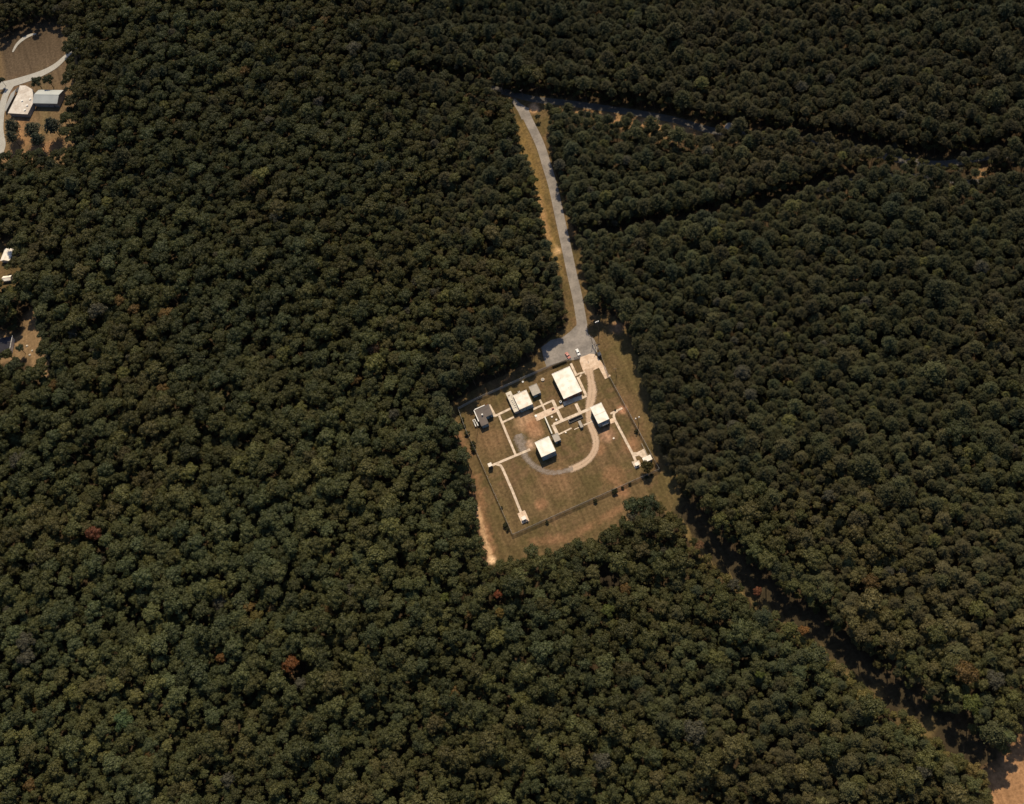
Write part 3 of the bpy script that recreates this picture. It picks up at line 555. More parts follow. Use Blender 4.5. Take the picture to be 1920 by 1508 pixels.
# ------------------------------------------------------------------ cars
def car(px, ang, body_m, roof_m, label):
    r = tag(empty("parked_car", px[0], px[1], ang), label, "car", "cars parked at the gate")
    prof = [(-2.5, .35), (-2.55, .75), (-2.3, .92), (-1.55, .98), (1.15, 1.0), (2.35, .86), (2.55, .66), (2.5, .35)]
    def ext(pr, w0, w1=None):
        n = len(pr); w1 = w1 or [w0] * n
        vs = [(x, -w1[i] / 2, z) for i, (x, z) in enumerate(pr)] + [(x, w1[i] / 2, z) for i, (x, z) in enumerate(pr)]
        return vs, [tuple(range(n)), tuple(range(2 * n - 1, n - 1, -1))] + [(i, n + i, n + (i + 1) % n, (i + 1) % n) for i in range(n)]
    vs, fs = ext(prof, 1.86); MB().add(vs, fs).build("body", body_m, r, .07)
    vs, fs = ext([(-1.75, .95), (-1.15, 1.38), (.35, 1.38), (1.15, .97)], 0, [1.66, 1.36, 1.36, 1.66]); MB().add(vs, fs).build("windows", DARKG, r, .03)
    MB().box(-.40, 0, 1.41, 1.62, 1.38, .06).build("roof", roof_m, r, .02)
    for x in (-1.55, 1.6):
        for s in (-1, 1):
            t_ = MB().tube((x, s * .72, .33), (x, s * .95, .33), .33, n=16).build("wheel", TYRE, r); MB().tube((x, s * .951, .33), (x, s * .97, .33), .18, n=12).build("rim", STEEL, t_)
    for s in (-1, 1):
        MB().box(2.50, s * .66, .62, .10, .36, .16).build("headlight", WHITEP, r); MB().box(-2.54, s * .66, .70, .08, .36, .16).build("tail_light", RUST, r)
def heading(a, b_): a, b_ = np.array(a), np.array(b_); return math.atan2(*(b_ - a)[::-1])
car(D2(518, 772, .8), heading(D2(470, 700), D2(560, 840)), REDP, REDP, "faded red car parked on the lot beside the gate")
car(D2(738, 700, .8), heading(D2(700, 620), D2(775, 790)), CARW, CARW, "white car parked on the lot beside the red car")
car(P(1018, 468.5, .8), heading(P(1008, 466), P(1026, 470)), CARW, CARW, "white car half hidden at the forest edge by the sandy turnout")

# ------------------------------------------------------------------ farm and houses at the left edge
def gable(name, label, c, ang, w, d, h, rise, roofm, wallm, over=.5, cat="building"):
    r = tag(empty(name, c[0], c[1], ang), label, cat)
    MB().add([(-w / 2, -d / 2, 0), (w / 2, -d / 2, 0), (w / 2, d / 2, 0), (-w / 2, d / 2, 0), (-w / 2, -d / 2, h), (w / 2, -d / 2, h), (w / 2, d / 2, h), (-w / 2, d / 2, h), (-w / 2, 0, h + rise), (w / 2, 0, h + rise)],
             [(3, 2, 1, 0), (0, 1, 5, 4), (2, 3, 7, 6), (1, 2, 6, 9, 5), (3, 0, 4, 8, 7)]).build("wall", wallm, r)
    a, b_ = w / 2 + over, d / 2 + over; s = rise / (d / 2); e = h - over * s
    mb = MB(); t = .18
    for sg in (-1, 1):
        mb.add([(-a, sg * b_, e + .02), (a, sg * b_, e + .02), (a, 0, h + rise + .02), (-a, 0, h + rise + .02), (-a, sg * b_, e + t), (a, sg * b_, e + t), (a, 0, h + rise + t), (-a, 0, h + rise + t)],
               [(0, 1, 2, 3), (4, 5, 6, 7), (0, 1, 5, 4), (1, 2, 6, 5), (3, 0, 4, 7)])
    rf = mb.build("roof", roofm, r); MB().box(0, 0, h + rise + t + .02, 2 * a, .4, .08).build("ridge_cap", roofm, rf)
    windows(r, w, d, h, 's', (-w * .3, w * .1), z=2.0); door(r, w, d, 's', w * .3)
    return r
H1 = 5.0; q = [np.array(LB(x, y, H1)) for x, y in ((700, 855), (1240, 865), (1385, 570), (900, 560))]
c = (q[0] + q[1] + q[2] + (q[0] + q[2] - q[1])) / 4; an_ = heading(q[0], q[1]); wl_ = float(np.hypot(*(q[1] - q[0]))); nrm = np.array([-math.sin(an_), math.cos(an_)]); dp = float((q[2] - q[1]) @ nrm)
gable("metal_barn", "long barn with pale blue metal gable roof among the farm trees", c, an_, wl_ - 1, dp - 1, H1, 2.2, MROOF, GREYW)
H2 = 4.5; q = [np.array(LB(x, y, H2)) for x, y in ((170, 1070), (600, 1095), (725, 840), (715, 560), (560, 470), (430, 470), (375, 655))]
c = np.mean(q, 0); r = tag(empty("farm_building", c[0], c[1]), "long pale roofed farm building beside the gravel drive", "building")
MB().prism([tuple((p - c) * .97) for p in q], 0, H2 - .3).build("wall", GREYW, r); rf = MB().prism([tuple(p - c) for p in q], H2 - .3, H2).build("roof", mat("pale_patched_roof", (0.58, 0.54, 0.49), .8, .14, .6, second=(.46, .41, .36), scale2=.2), r)
for x, y in ((540, 1000), (655, 765), (480, 800), (590, 900)):
    p = np.array(LB(x, y, H2 + .5)) - c; MB().box(p[0], p[1], H2 + .35, 1.5, 1.3, .75).build("roof_unit", WHITEP, rf)
q = [np.array(LB(x, y, 3)) for x, y in ((120, 1040), (300, 700), (345, 545), (240, 640), (100, 950))]
MB().prism([tuple(p - c) for p in q], 2.7, 3.0).build("side_canopy", GREYW, r)
c = LB(385, 560, 1.5); v_ = tag(empty("farm_truck", c[0], c[1], heading(LB(380, 640), LB(400, 480))), "dark truck parked between farm building and drive", "truck")
MB().box(-1.2, 0, 1.3, 3.4, 2.1, 1.9).build("cargo_box", DKMET, v_, .06); MB().box(1.5, 0, 1.1, 1.7, 2.0, 1.5, 0, .85).build("cab", DKMET, v_, .08)
for x in (-1.9, 1.4):
    for s in (-1, 1): MB().tube((x, s * .75, .42), (x, s * 1.06, .42), .42, n=14).build("wheel", TYRE, v_)
Q = crop(0, 600, 15.08)
a_, b2_, c2_ = np.array(Q(300, 560, 4.5)), np.array(Q(430, 790, 4.5)), np.array(Q(-300, 640, 4.5)); an_ = heading(c2_, a_)
ce = (np.array(Q(300, 560, 4.5)) + np.array(Q(-350, 830, 4.5))) / 2
r = gable("dark_roofed_house", "house with dark shingle roof and white gable edge cut by the left border", ce, an_, float(np.hypot(*(a_ - c2_))) * 1.05, 11, 3.6, 2.2, BLACKROOF, WHITEP, cat="house")
w0 = float(np.hypot(*(a_ - c2_))) * 1.05
MB().box(w0 / 2 + .62, -2.9, 4.6, .25, 6.0, .3).box(w0 / 2 + .62, 2.9, 4.6, .25, 6.0, .3).build("barge_board", WHITEP, r)
Q2 = crop(0, 420, 5.025)
gable("white_roofed_house", "small house with bright white roof half buried in trees near the left border", np.array(Q2(60, 285, 4)), heading(Q2(70, 330), Q2(115, 215)), 10, 7, 3.0, 1.2, ROOFW, WHITEP, cat="house")
gable("white_roofed_shed", "small white roofed shed just below the half buried white house", np.array(Q2(60, 508, 3)), heading(Q2(40, 515), Q2(110, 505)), 6, 3.6, 2.4, .8, ROOFW, WHITEP, cat="shed")
c = P(1366, 238, 3); gable("roadside_shed", "pale roofed shed glimpsed among trees beside the highway", np.array(c), .9, 5.5, 4.5, 2.6, .8, ROOFG, GREYW, cat="shed")
def boulder(px, rad, label):
    r = tag(empty("boulder", px[0], px[1], random.random() * 3), label, "boulder", "pale boulders in the yard"); m = MB(); n = 9; vs = []
    for k in range(4):
        for i in range(n): 
            a = 2 * math.pi * i / n; q_ = rad * (1, .95, .7, .3)[k] * random.uniform(.8, 1.1); vs.append((q_ * math.cos(a), q_ * math.sin(a), rad * (0, .3, .6, .75)[k]))
    fs = [(k * n + i, k * n + (i + 1) % n, (k + 1) * n + (i + 1) % n, (k + 1) * n + i) for k in range(3) for i in range(n)] + [tuple(3 * n + i for i in range(n))]
    m.add(vs, fs).build("rock", ROOFT, r)
boulder(Q(765, 738), .9, "upper left pale rock in the left yard"); boulder(Q(912, 872), .8, "right pale rock in the left yard"); boulder(Q(845, 990), .9, "lowest pale rock in the left yard")

# ------------------------------------------------------------------ tree models
def leaf_quads(c, nrm, size, r):
    """small four-sided leaf clusters at c facing nrm"""
    n = len(c); a = np.cross(nrm, r.normal(size=(n, 3))); a /= np.linalg.norm(a, axis=1)[:, None] + 1e-9; b = np.cross(nrm, a)
    s = size * r.uniform(.6, 1.3, n); k = r.uniform(.55, 1.0, n); s = s[:, None]; k = k[:, None]
    bend = nrm * s * .25
    return np.stack([c - a * s, c - b * s * k + bend, c + a * s, c + b * s * k - bend], 1)
def ico():
    t = (1 + 5 ** .5) / 2; v = np.array([(-1, t, 0), (1, t, 0), (-1, -t, 0), (1, -t, 0), (0, -1, t), (0, 1, t), (0, -1, -t), (0, 1, -t), (t, 0, -1), (t, 0, 1), (-t, 0, -1), (-t, 0, 1)], float); v /= np.linalg.norm(v[0])
    f = [(0, 11, 5), (0, 5, 1), (0, 1, 7), (0, 7, 10), (0, 10, 11), (1, 5, 9), (5, 11, 4), (11, 10, 2), (10, 7, 6), (7, 1, 8), (3, 9, 4), (3, 4, 2), (3, 2, 6), (3, 6, 8), (3, 8, 9), (4, 9, 5), (2, 4, 11), (6, 2, 10), (8, 6, 7), (9, 8, 1)]
    return v, f
IV, IF = ico()
def crown_broad(seed, nl=13, leaves=1500):
    r = np.random.default_rng(seed); lobes = []
    lobes.append((0, 0, .62, .48))
    for k in range(nl):
        a = 2 * math.pi * (k * .381966 + r.uniform(-.06, .06)) * 1.0; rad = math.sqrt((k + .6) / nl) * .72; z = .82 - .62 * rad ** 1.6 + r.uniform(-.12, .14)
        lobes.append((rad * math.cos(a), rad * math.sin(a), z, r.uniform(.20, .36)))
    lobes = np.array(lobes); per = (lobes[:, 3] ** 2 / (lobes[:, 3] ** 2).sum() * leaves * 1.6).astype(int); C = []; N = []
    for (x, y, z, q), n in zip(lobes, per):
        d = r.normal(size=(n, 3)); d /= np.linalg.norm(d, axis=1)[:, None]; d = d[d[:, 2] > -.45]
        p = np.array([x, y, z]) + d * q * r.uniform(.78, 1.08, len(d))[:, None] * np.array([1, 1, .85]); ok = np.ones(len(p), bool)
        for (x2, y2, z2, q2) in lobes:
            if (x2, y2, z2) != (x, y, z): ok &= np.linalg.norm((p - [x2, y2, z2]), axis=1) > q2 * .82
        C.append(p[ok]); nn = d[ok] + r.normal(size=(ok.sum(), 3)) * .45; N.append(nn / np.linalg.norm(nn, axis=1)[:, None])
    C = np.concatenate(C); N = np.concatenate(N); q = leaf_quads(C, N, .058, r); v = q.reshape(-1, 3).tolist(); f = [(4 * i, 4 * i + 1, 4 * i + 2, 4 * i + 3) for i in range(len(C))]
    for (x, y, z, s) in lobes:
        o = len(v); v += (np.array([x, y, z]) + IV * s * .74 * np.array([1, 1, .85]) * r.uniform(.85, 1.1, (12, 1))).tolist(); f += [tuple(i + o for i in t) for t in IF]
    return v, f
def crown_pine(seed, levels=8, leaves=1300):
    r = np.random.default_rng(seed); C = []; N = []; core = []
    for l in range(levels):
        t = l / (levels - 1); z = .0 + 1.15 * t; rad = max(0.0, 1.0 - t ** 2.0) ** .8 * .86 + .14; nb = max(3, int(7 * (1 - t) + 3)); off = r.uniform(0, 6.28)
        for k in range(nb):
            a = off + 2 * math.pi * k / nb + r.uniform(-.25, .25); rr = rad * r.uniform(.75, 1.12); n = max(8, int(leaves / 46 * (0.5 + rr)))
            u = r.uniform(.25, 1, n) ** .7; w = r.normal(size=n) * .10 * (0.4 + rr); h = r.normal(size=n) * .055 + .06 * np.sin(u * 3)
            x = np.cos(a) * u * rr - np.sin(a) * w; y = np.sin(a) * u * rr + np.cos(a) * w; zz = z + h + .10 * u * (1 - t)
            C.append(np.stack([x, y, zz], 1)); nn = np.stack([np.cos(a) * .35 + r.normal(size=n) * .4, np.sin(a) * .35 + r.normal(size=n) * .4, np.full(n, .8)], 1); N.append(nn / np.linalg.norm(nn, axis=1)[:, None])
        core.append((z - .02, rad * .62))
    C = np.concatenate(C); N = np.concatenate(N); q = leaf_quads(C, N, .062, r); v = q.reshape(-1, 3).tolist(); f = [(4 * i, 4 * i + 1, 4 * i + 2, 4 * i + 3) for i in range(len(C))]
    n = 7; o = len(v)
    for z, rr in core: v += [(rr * math.cos(2 * math.pi * i / n + z) * r.uniform(.7, 1.1), rr * math.sin(2 * math.pi * i / n + z) * r.uniform(.7, 1.1), z) for i in range(n)]
    f += [(o + k * n + i, o + k * n + (i + 1) % n, o + (k + 1) * n + (i + 1) % n, o + (k + 1) * n + i) for k in range(len(core) - 1) for i in range(n)] + [tuple(o + (len(core) - 1) * n + i for i in range(n))]
    return v, f
def trunk_geo(seed, top, spread, r0=.055):
    m = MB(); rr = random.Random(seed); H_ = 3.4   # from the ground (-3.4 crown radii) up into the crown
    m.tube((0, 0, -H_), (0, 0, 0), r0, r0 * .7, 7); m.tube((0, 0, 0), (0, 0, top), r0 * .7, r0 * .25, 6)
    for k in range(5):
        a = k * 1.3 + rr.random(); z = -.2 + .15 * k; m.tube((0, 0, z), (spread * math.cos(a), spread * math.sin(a), z + .45), r0 * .4, r0 * .15, 5)
    return m.v, m.f
def mesh(name, v, f, mats, mi=None):
    me = bpy.data.meshes.new(name); me.from_pydata(v, [], f)
    for m in mats: me.materials.append(m)
    if mi is not None: me.polygons.foreach_set("material_index", np.array(mi, np.int32))
    me.update(); return me
BROAD = [crown_broad(100 + k, nl=(10, 13, 16, 12, 14, 11, 15)[k]) for k in range(7)]; PINE = [crown_pine(200 + k, levels=(8, 7, 9, 8, 7)[k]) for k in range(5)]
crown_me = {('b', k): mesh("crown", v, f, [LEAF]) for k, (v, f) in enumerate(BROAD)}; crown_me.update({('p', k): mesh("crown", v, f, [NEEDLE]) for k, (v, f) in enumerate(PINE)})
TB, TP = trunk_geo(1, .45, .5), trunk_geo(2, 1.2, .5, .05)
trunk_me = {'b': mesh("trunk", *TB, [BARK]), 'p': mesh("trunk", *TP, [BARK])}
def joined(kind, k):
    v, f = (BROAD if kind == 'b' else PINE)[k]; tv, tf = TB if kind == 'b' else TP; o = len(v)
    return mesh("whole_tree", list(v) + list(tv), list(f) + [tuple(i + o for i in t) for t in tf], [LEAF if kind == 'b' else NEEDLE, BARK], [0] * len(f) + [1] * len(tf))

# ------------------------------------------------------------------ scatter the forest
def corner(px, py): return np.array(P(px, py))
view = [corner(-260, -220), corner(2180, -220), corner(2180, 1740), corner(-260, 1740)]
vx = [p[0] for p in view]; vy = [p[1] for p in view]
S = 4.0
gx = np.arange(min(vx), max(vx), S); gy = np.arange(min(vy), max(vy), S * .9)
GX, GY = np.meshgrid(gx, gy); GX = GX + (np.arange(len(gy)) % 2)[:, None] * S / 2
x = (GX + rng.uniform(-.42, .42, GX.shape) * S).ravel(); y = (GY + rng.uniform(-.42, .42, GX.shape) * S).ravel()
k = inpoly(x, y, [tuple(p) for p in view]); x, y = x[k], y[k]
big = fbm(x / 70, y / 70, 3); mid = fbm(x / 24, y / 24, 5)
px, py, dz = proj(x, y, np.full(len(x), 15.0))
# the right half and the wood around the access road read as pine, the left and lower parts as broadleaf
pineness = np.clip((px - 900) / 500, -.6, .8) + np.clip((700 - py) / 600, -.5, .6) + (fbm(x / 60, y / 60, 41) - .5) * 1.6
edge_top = (np.hypot(x - P(930, 715)[0], y - P(930, 715)[1]) < 45); pineness = np.where(edge_top, 1, pineness)
is_p = pineness > rng.uniform(-.1, .75, len(x))
R = np.where(is_p, rng.gamma(9, 2.75 / 9, len(x)), rng.gamma(6, 3.2 / 6, len(x))) * (0.86 + .3 * mid); R = R * np.where((px < 900) & (py > 450) & (py < 1300), 1.0 + .22 * np.clip((900 - px) / 300, 0, 1), 1.0); R = np.clip(R, 1.9, 7.4)
# thin out neighbours of large crowns
order = np.argsort(-R); keep = np.ones(len(x), bool); cell = {}
for i in order:
    ci, cj = int(x[i] // 8), int(y[i] // 8); ok = True
    for a in (-1, 0, 1):
        for b in (-1, 0, 1):
            for j in cell.get((ci + a, cj + b), ()):
                if (x[i] - x[j]) ** 2 + (y[i] - y[j]) ** 2 < (.46 * (R[i] + R[j])) ** 2: ok = False; break
            if not ok: break
        if not ok: break
    keep[i] = ok
    if ok: cell.setdefault((ci, cj), []).append(i)
bad = np.zeros(len(x), bool)
for p in POLYS: bad |= inpoly(x, y, p)
for ln, hw in CORR: bad |= dline(x, y, ln) < hw * (.92 + .16 * vnoise(x / 12, y / 12, 9))
bad |= dline(x, y, ROADC) < 5.5
keep &= ~bad; keep &= rng.random(len(x)) > .02 + .10 * (fbm(x / 30, y / 30, 71) > .66)
x, y, R, is_p, big, mid = (a[keep] for a in (x, y, R, is_p, big, mid))
Hc = 13.5 + 6 * (big - .5) + rng.normal(0, 1.3, len(x)) + (R - 3.3) * 1.1      # height of the crown's foot... crown rises about one radius above
Hc = np.clip(np.where(is_p, Hc + .5, Hc), 7, 20)
# along the lower corridor the wood on the far bank stands tall, the near bank is lower, its sunlight painted as a paler tint
gpx, gpy, _d = proj(x, y, np.zeros(len(x))); cl = CORR[0][0]; cpx, cpy, _d = proj([p[0] for p in cl], [p[1] for p in cl], np.zeros(len(cl)))
dc = dline(x, y, cl); side = gpy - np.interp(gpx, cpx, cpy)
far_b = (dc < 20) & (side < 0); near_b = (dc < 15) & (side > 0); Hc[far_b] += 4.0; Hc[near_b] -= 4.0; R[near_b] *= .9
edge_b = dline(x, y, CLEAR[15:25]) < 9; Hc[edge_b] = np.maximum(4.5, Hc[edge_b] * .62)
n0 = len(x)
ux = (GX[::1] + rng.uniform(-.5, .5, GX.shape) * S).ravel(); uy = (GY + rng.uniform(-.5, .5, GX.shape) * S).ravel()
ub = ~inpoly(ux, uy, [tuple(p) for p in view])
for p in POLYS: ub |= inpoly(ux, uy, p)
for ln, hw in CORR: ub |= dline(ux, uy, ln) < hw * .95
ub |= dline(ux, uy, ROADC) < 6; ub |= rng.random(len(ux)) < .12
ux, uy = ux[~ub], uy[~ub]; m1 = len(ux)
x = np.concatenate([x, ux]); y = np.concatenate([y, uy]); R = np.concatenate([R, rng.uniform(2.0, 3.2, m1)]); is_p = np.concatenate([is_p, np.zeros(m1, bool)])
Hc = np.concatenate([Hc, rng.uniform(1.5, 9.5, m1)]); under = np.arange(len(x)) >= n0
px, py, dz = proj(x, y, Hc + R)
# colours: olive green with brownish, bluish and autumn crowns
n = len(x)
hue = rng.normal(0, 1, n) * .38 + (fbm(x / 60, y / 60, 21) - .5) * 2.4 + np.clip((px - 900) / 2000, -.3, .15)
green = np.array([.066, .067, .024]); brown = np.array([.076, .065, .027]); cool = np.array([.052, .062, .028])
tint = green + (brown - green) * np.clip(hue, 0, 1)[:, None] + (cool - green) * np.clip(-hue, 0, 1)[:, None]
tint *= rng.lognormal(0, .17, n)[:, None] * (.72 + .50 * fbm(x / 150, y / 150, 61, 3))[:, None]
tint *= (1.0 + .26 * np.clip((py - 700) / 700, -.8, 1) + .0 * px)[:, None]   # vignette-like falloff painted into the tint: crowns darker toward frame top, lighter below
nb2 = np.zeros(n, bool); nb2[:n0] = near_b; tint[nb2] *= np.array([1.45, 1.30, 1.15])  # near-bank crowns brightened and warmed in tint to look sunlit
tint *= .88; tint[is_p] *= 1.1; tint[is_p] *= np.array([.76, .78, .88])
rr = rng.random(n); au = (rr < .004) & ~is_p & ~under; tint[au] = np.array([.115, .075, .028]) * rng.uniform(.7, 1.1, (au.sum(), 1)); ye = (rr > .985) & ~under; tint[ye] = np.array([.092, .092, .030]) * rng.uniform(.8, 1.1, (ye.sum(), 1))
gr = (rr > .955) & (rr < .965); tint[gr] = np.array([.062, .059, .040])

special = [((545, 1245), 6.8, (.17, .072, .026), 'b', "rust orange broadleaf tree alone among green crowns below left of the enclosure"),
           ((462, 1138), 5.0, (.145, .095, .030), 'b', "ochre broadleaf crown up and left of the rust orange tree"), ((480, 1155), 4.6, (.125, .105, .032), 'b', "yellowish broadleaf crown beside the ochre one, left of the rust orange tree"),
           ((412, 1233), 3.4, (.16, .085, .028), 'b', "small orange broadleaf crown left of the rust orange tree"), ((176, 1000), 6.0, (.15, .062, .034), 'b', "wide reddish brown crown in the forest of the left border"),
           ((1140, 1145), 4.5, (.095, .11, .028), 'b', "bright yellow-green crown just below the dark forest hole"), ((1172, 1104), 4.0, (.14, .088, .03), 'b', "orange brown crown right of the dark forest hole"),
           ((1255, 1040), 3.6, (.10, .105, .04), 'b', "yellowish crown near the top of the lower corridor"), ((1822, 1320), 6.2, (.100, .115, .030), 'b', "large bright yellow-green crown beside the corridor, lower right"),
           ((232, 1352), 6.5, (.078, .115, .048), 'b', "large fresh green crown in the lower left forest"), ((937, 1148), 3.4, (.15, .11, .03), 'b', "small golden crown in the forest straight below the enclosure"),
           ((932, 1112), 2.8, (.20, .065, .03), 'b', "tiny rust red crown in the forest below the enclosure"), ((1425, 1262), 2.8, (.11, .13, .03), 'b', "small lime crown in the pine wood left of the lower corridor"),
           ((832, 1122), 4.0, (.105, .12, .03), 'b', "lime green crown below left of the enclosure's bare corner"), ((1508, 1180), 3.2, (.20, .10, .03), 'b', "orange shrubby crown on the lit edge of the lower corridor"),
           ((1420, 1108), 3.0, (.17, .07, .035), 'b', "reddish shrubby crown on the lit edge of the corridor, upper part"), ((1312, 1020), 3.0, (.18, .10, .05), 'b', "pale orange shrub at the corridor's upper mouth"),
           ((598, 190), 5.0, (.060, .056, .046), 'b', "grey-green pointed crown in the forest left of the highway junction"), ((700, 655), 5.0, (.085, .052, .03), 'b', "brown crown in the forest above left of the dark roofed building"),
           ((822, 640), 6.0, (.060, .075, .036), 'b', "broad green crown at the forest edge above the dark roofed building"), ((1190, 948), 7.0, (.055, .068, .030), 'b', "broad green tree jutting out toward the lower right fence"),
           ((1218, 942), 6.0, (.050, .062, .030), 'b', "second broad green tree jutting out below the lower right fence corner"), ((1213, 972), 6.0, (.045, .055, .026), 'b', "broad green tree just behind the two jutting toward the fence")]
extra = [((1212, 873), 4.5, 4.5, (.062, .055, .020), 'b', "lone bushy tree inside the lower right fence corner"),
         ((68, 152), 5.4, 5.0, (.034, .040, .022), 'b', "dark round tree behind the metal barn, left one"), ((89, 149), 5.8, 6.0, (.032, .040, .022), 'b', "dark round tree behind the metal barn, right one"),
         ((20, 234), 7.0, 9.0, (.045, .048, .030), 'p', "dark evergreen just below the long farm building"), ((20, 254), 5.6, 9.0, (.040, .046, .030), 'p', "dark evergreen at the foot of the gravel drive"),
         ((56, 238), 7.2, 10.0, (.045, .050, .030), 'p', "dark evergreen in the farm yard below the barn"), ((67, 258), 6.2, 9.0, (.030, .040, .026), 'p', "dark evergreen leaning over the orange soil of the farm yard"),
         ((94, 232), 7.6, 10.0, (.034, .040, .028), 'p', "dark evergreen below the right end of the barn"), ((122, 80), 2.6, 3.0, (.035, .040, .024), 'b', "small dark tree in the upper right corner of the farm field"),
         ((118, 155), 2.6, 3.5, (.032, .038, .022), 'b', "small dark tree right of the barn, upper one"), ((124, 166), 2.4, 3.5, (.030, .036, .022), 'b', "small dark tree right of the barn, lower one"),
         ((2, 150), 3.5, 5.0, (.034, .042, .026), 'b', "dark tree on the left border beside the farm field"), ((36, 652), 3.6, 6.0, (.035, .046, .026), 'b', "round tree beside the white gable of the dark roofed house"),
         ((16, 690), 6.0, 8.0, (.050, .066, .036), 'b', "big green tree below the dark roofed house"), ((14, 500), 3.0, 4.0, (.075, .082, .034), 'b', "yellow-green tree between the white house and the white shed"),
         ((1008, 218), 2.6, 3.0, (.03, .034, .02), 'b', "small dark tree at the mouth of the access road"), ((1028, 458), 3.4, 3.0, (.055, .055, .026), 'b', "small tree on the verge above the sandy turnout")]
def tree_obj(kind, X_, Y_, Rr, hc, tn, label, group):
    k = random.randrange(7 if kind == 'b' else 5); rz = random.random() * 6.28
    r = tag(empty("broadleaf_tree" if kind == 'b' else "pine_tree", X_, Y_, rz), label, "broadleaf tree" if kind == 'b' else "pine tree", group)
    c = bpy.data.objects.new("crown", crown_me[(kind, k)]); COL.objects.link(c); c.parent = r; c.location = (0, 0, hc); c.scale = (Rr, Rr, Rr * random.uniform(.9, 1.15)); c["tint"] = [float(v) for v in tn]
    t = bpy.data.objects.new("trunk", trunk_me[kind]); COL.objects.link(t); t.parent = r; t.location = (0, 0, hc); t.scale = (Rr, Rr, hc / 3.4)
    return r
taken = np.zeros(n, bool)
for (sx, sy), Rr, tn, kd, lab in special:
    X_, Y_ = P(sx, sy, 14 if 'jutting' in lab else 20); dd = np.hypot(x - X_, y - Y_); taken |= dd < Rr * .85
    tree_obj(kd, X_, Y_, Rr, 10.0 if 'jutting' in lab else 17.0, np.array(tn) * .78, lab, None)
for (sx, sy), Rr, hc, tn, kd, lab in extra:
    X_, Y_ = P(sx, sy, hc + Rr * .7); to = tree_obj(kd, X_, Y_, Rr, hc, tn, lab, None)
    if 'lone bushy' in lab: to.children[0].scale.z *= 1.5; to.children[0].location.z = 2.2
    taken |= np.hypot(x - X_, y - Y_) < Rr
inview = ~under & (px > 5) & (px < 1915) & (py > 5) & (py < 1503)
MARKS = [(545, 1250, "the rust orange tree"), (1140, 1080, "the dark forest hole"), (915, 1050, "the bare soil corner"), (850, 770, "the upper left fence corner"), (1030, 650, "the parking lot"),
         (1050, 400, "the access road"), (980, 190, "the highway junction"), (1366, 240, "the roadside shed"), (120, 150, "the farm clearing"), (50, 650, "the left yard"), (20, 480, "the half buried white house"),
         (1290, 985, "the corridor's upper mouth"), (1880, 1470, "the orange field corner"), (1822, 1320, "the bright yellow-green crown"), (1560, 1215, "the middle of the corridor"), (1250, 860, "the lower right fence corner"),
         (1190, 680, "the grass beside the gate"), (176, 1000, "the reddish brown crown"), (232, 1352, "the fresh green crown"), (462, 1138, "the ochre crown"), (937, 1148, "the golden crown"),
         (1425, 1262, "the small lime crown"), (1330, 410, "the dark forest line"), (1640, 330, "the shaded forest road"), (700, 655, "the lone brown crown"), (598, 190, "the grey-green pointed crown"),
         (0, 1508, "the lower left picture corner"), (960, 1508, "the middle of the bottom border"), (1920, 754, "the right picture border"), (700, 900, "the left wood's middle"), (1600, 750, "the right wood's middle"), (1700, 1100, "the wood above the corridor"), (300, 800, "the wood right of the left yard"), (1450, 600, "the wood right of the road's end"), (1750, 500, "the wood below the shaded road"), (1750, 900, "the wood near the right border"), (1400, 900, "the wood right of the lone tree"), (1250, 1300, "the pine-like wood below the hole"), (1550, 1420, "the lower right wood"), (700, 1150, "the wood right of the ochre crown"), (750, 1400, "the wood above the bottom border"), (400, 950, "the wood above the ochre crown"), (1200, 320, "the triangular wood by the road"), (1500, 100, "the wood beyond the highway")]
def where_phrase(a, b):
    q_ = min(MARKS, key=lambda m: (m[0] - a) ** 2 + (m[1] - b) ** 2); dx, dy = a - q_[0], b - q_[1]; dist = math.hypot(dx, dy)
    s_ = "just " if dist < 50 else "" if dist < 100 else "well " if dist < 170 else "far "
    v_ = "above " if dy < -.38 * dist else "below " if dy > .38 * dist else ""
    h_ = "left of " if dx < -.38 * dist else "right of " if dx > .38 * dist else ""
    return s_ + ((v_ + h_) or "at ") + q_[2]
def colour_phrase(t):
    r_, g_, b_ = t; l = (r_ + g_ + b_) / 3
    if r_ > 1.35 * g_: return "orange brown"
    if r_ > 1.05 * g_: return "brownish"
    if l > .075: return "light green"
    if b_ > .5 * g_: return "dark green"
    return "olive green" if l > .045 else "dark olive"
chosen = np.zeros(n, bool)
for kd in ('b', 'p'):
    m_ = (is_p == (kd == 'p')) & inview & ~taken; idx = np.where(m_)[0]; size = R[idx] / dz[idx]
    nspec = sum(1 for s in special + extra if s[-2] == kd)
    for i in idx[np.argsort(-size)][:300 - nspec]:
        w_p = where_phrase(px[i], py[i]); sz = "big" if R[i] > 6.4 else "broad" if R[i] > 5.4 else "mid-sized" if R[i] > 4.3 else "compact"
        lab = "%s %s %s tree %s" % (sz, colour_phrase(tint[i]), "broadleaf" if kd == 'b' else "pine", w_p)
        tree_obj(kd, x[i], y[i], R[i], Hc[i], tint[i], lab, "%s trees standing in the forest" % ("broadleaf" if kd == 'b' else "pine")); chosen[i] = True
rest = ~chosen & ~taken
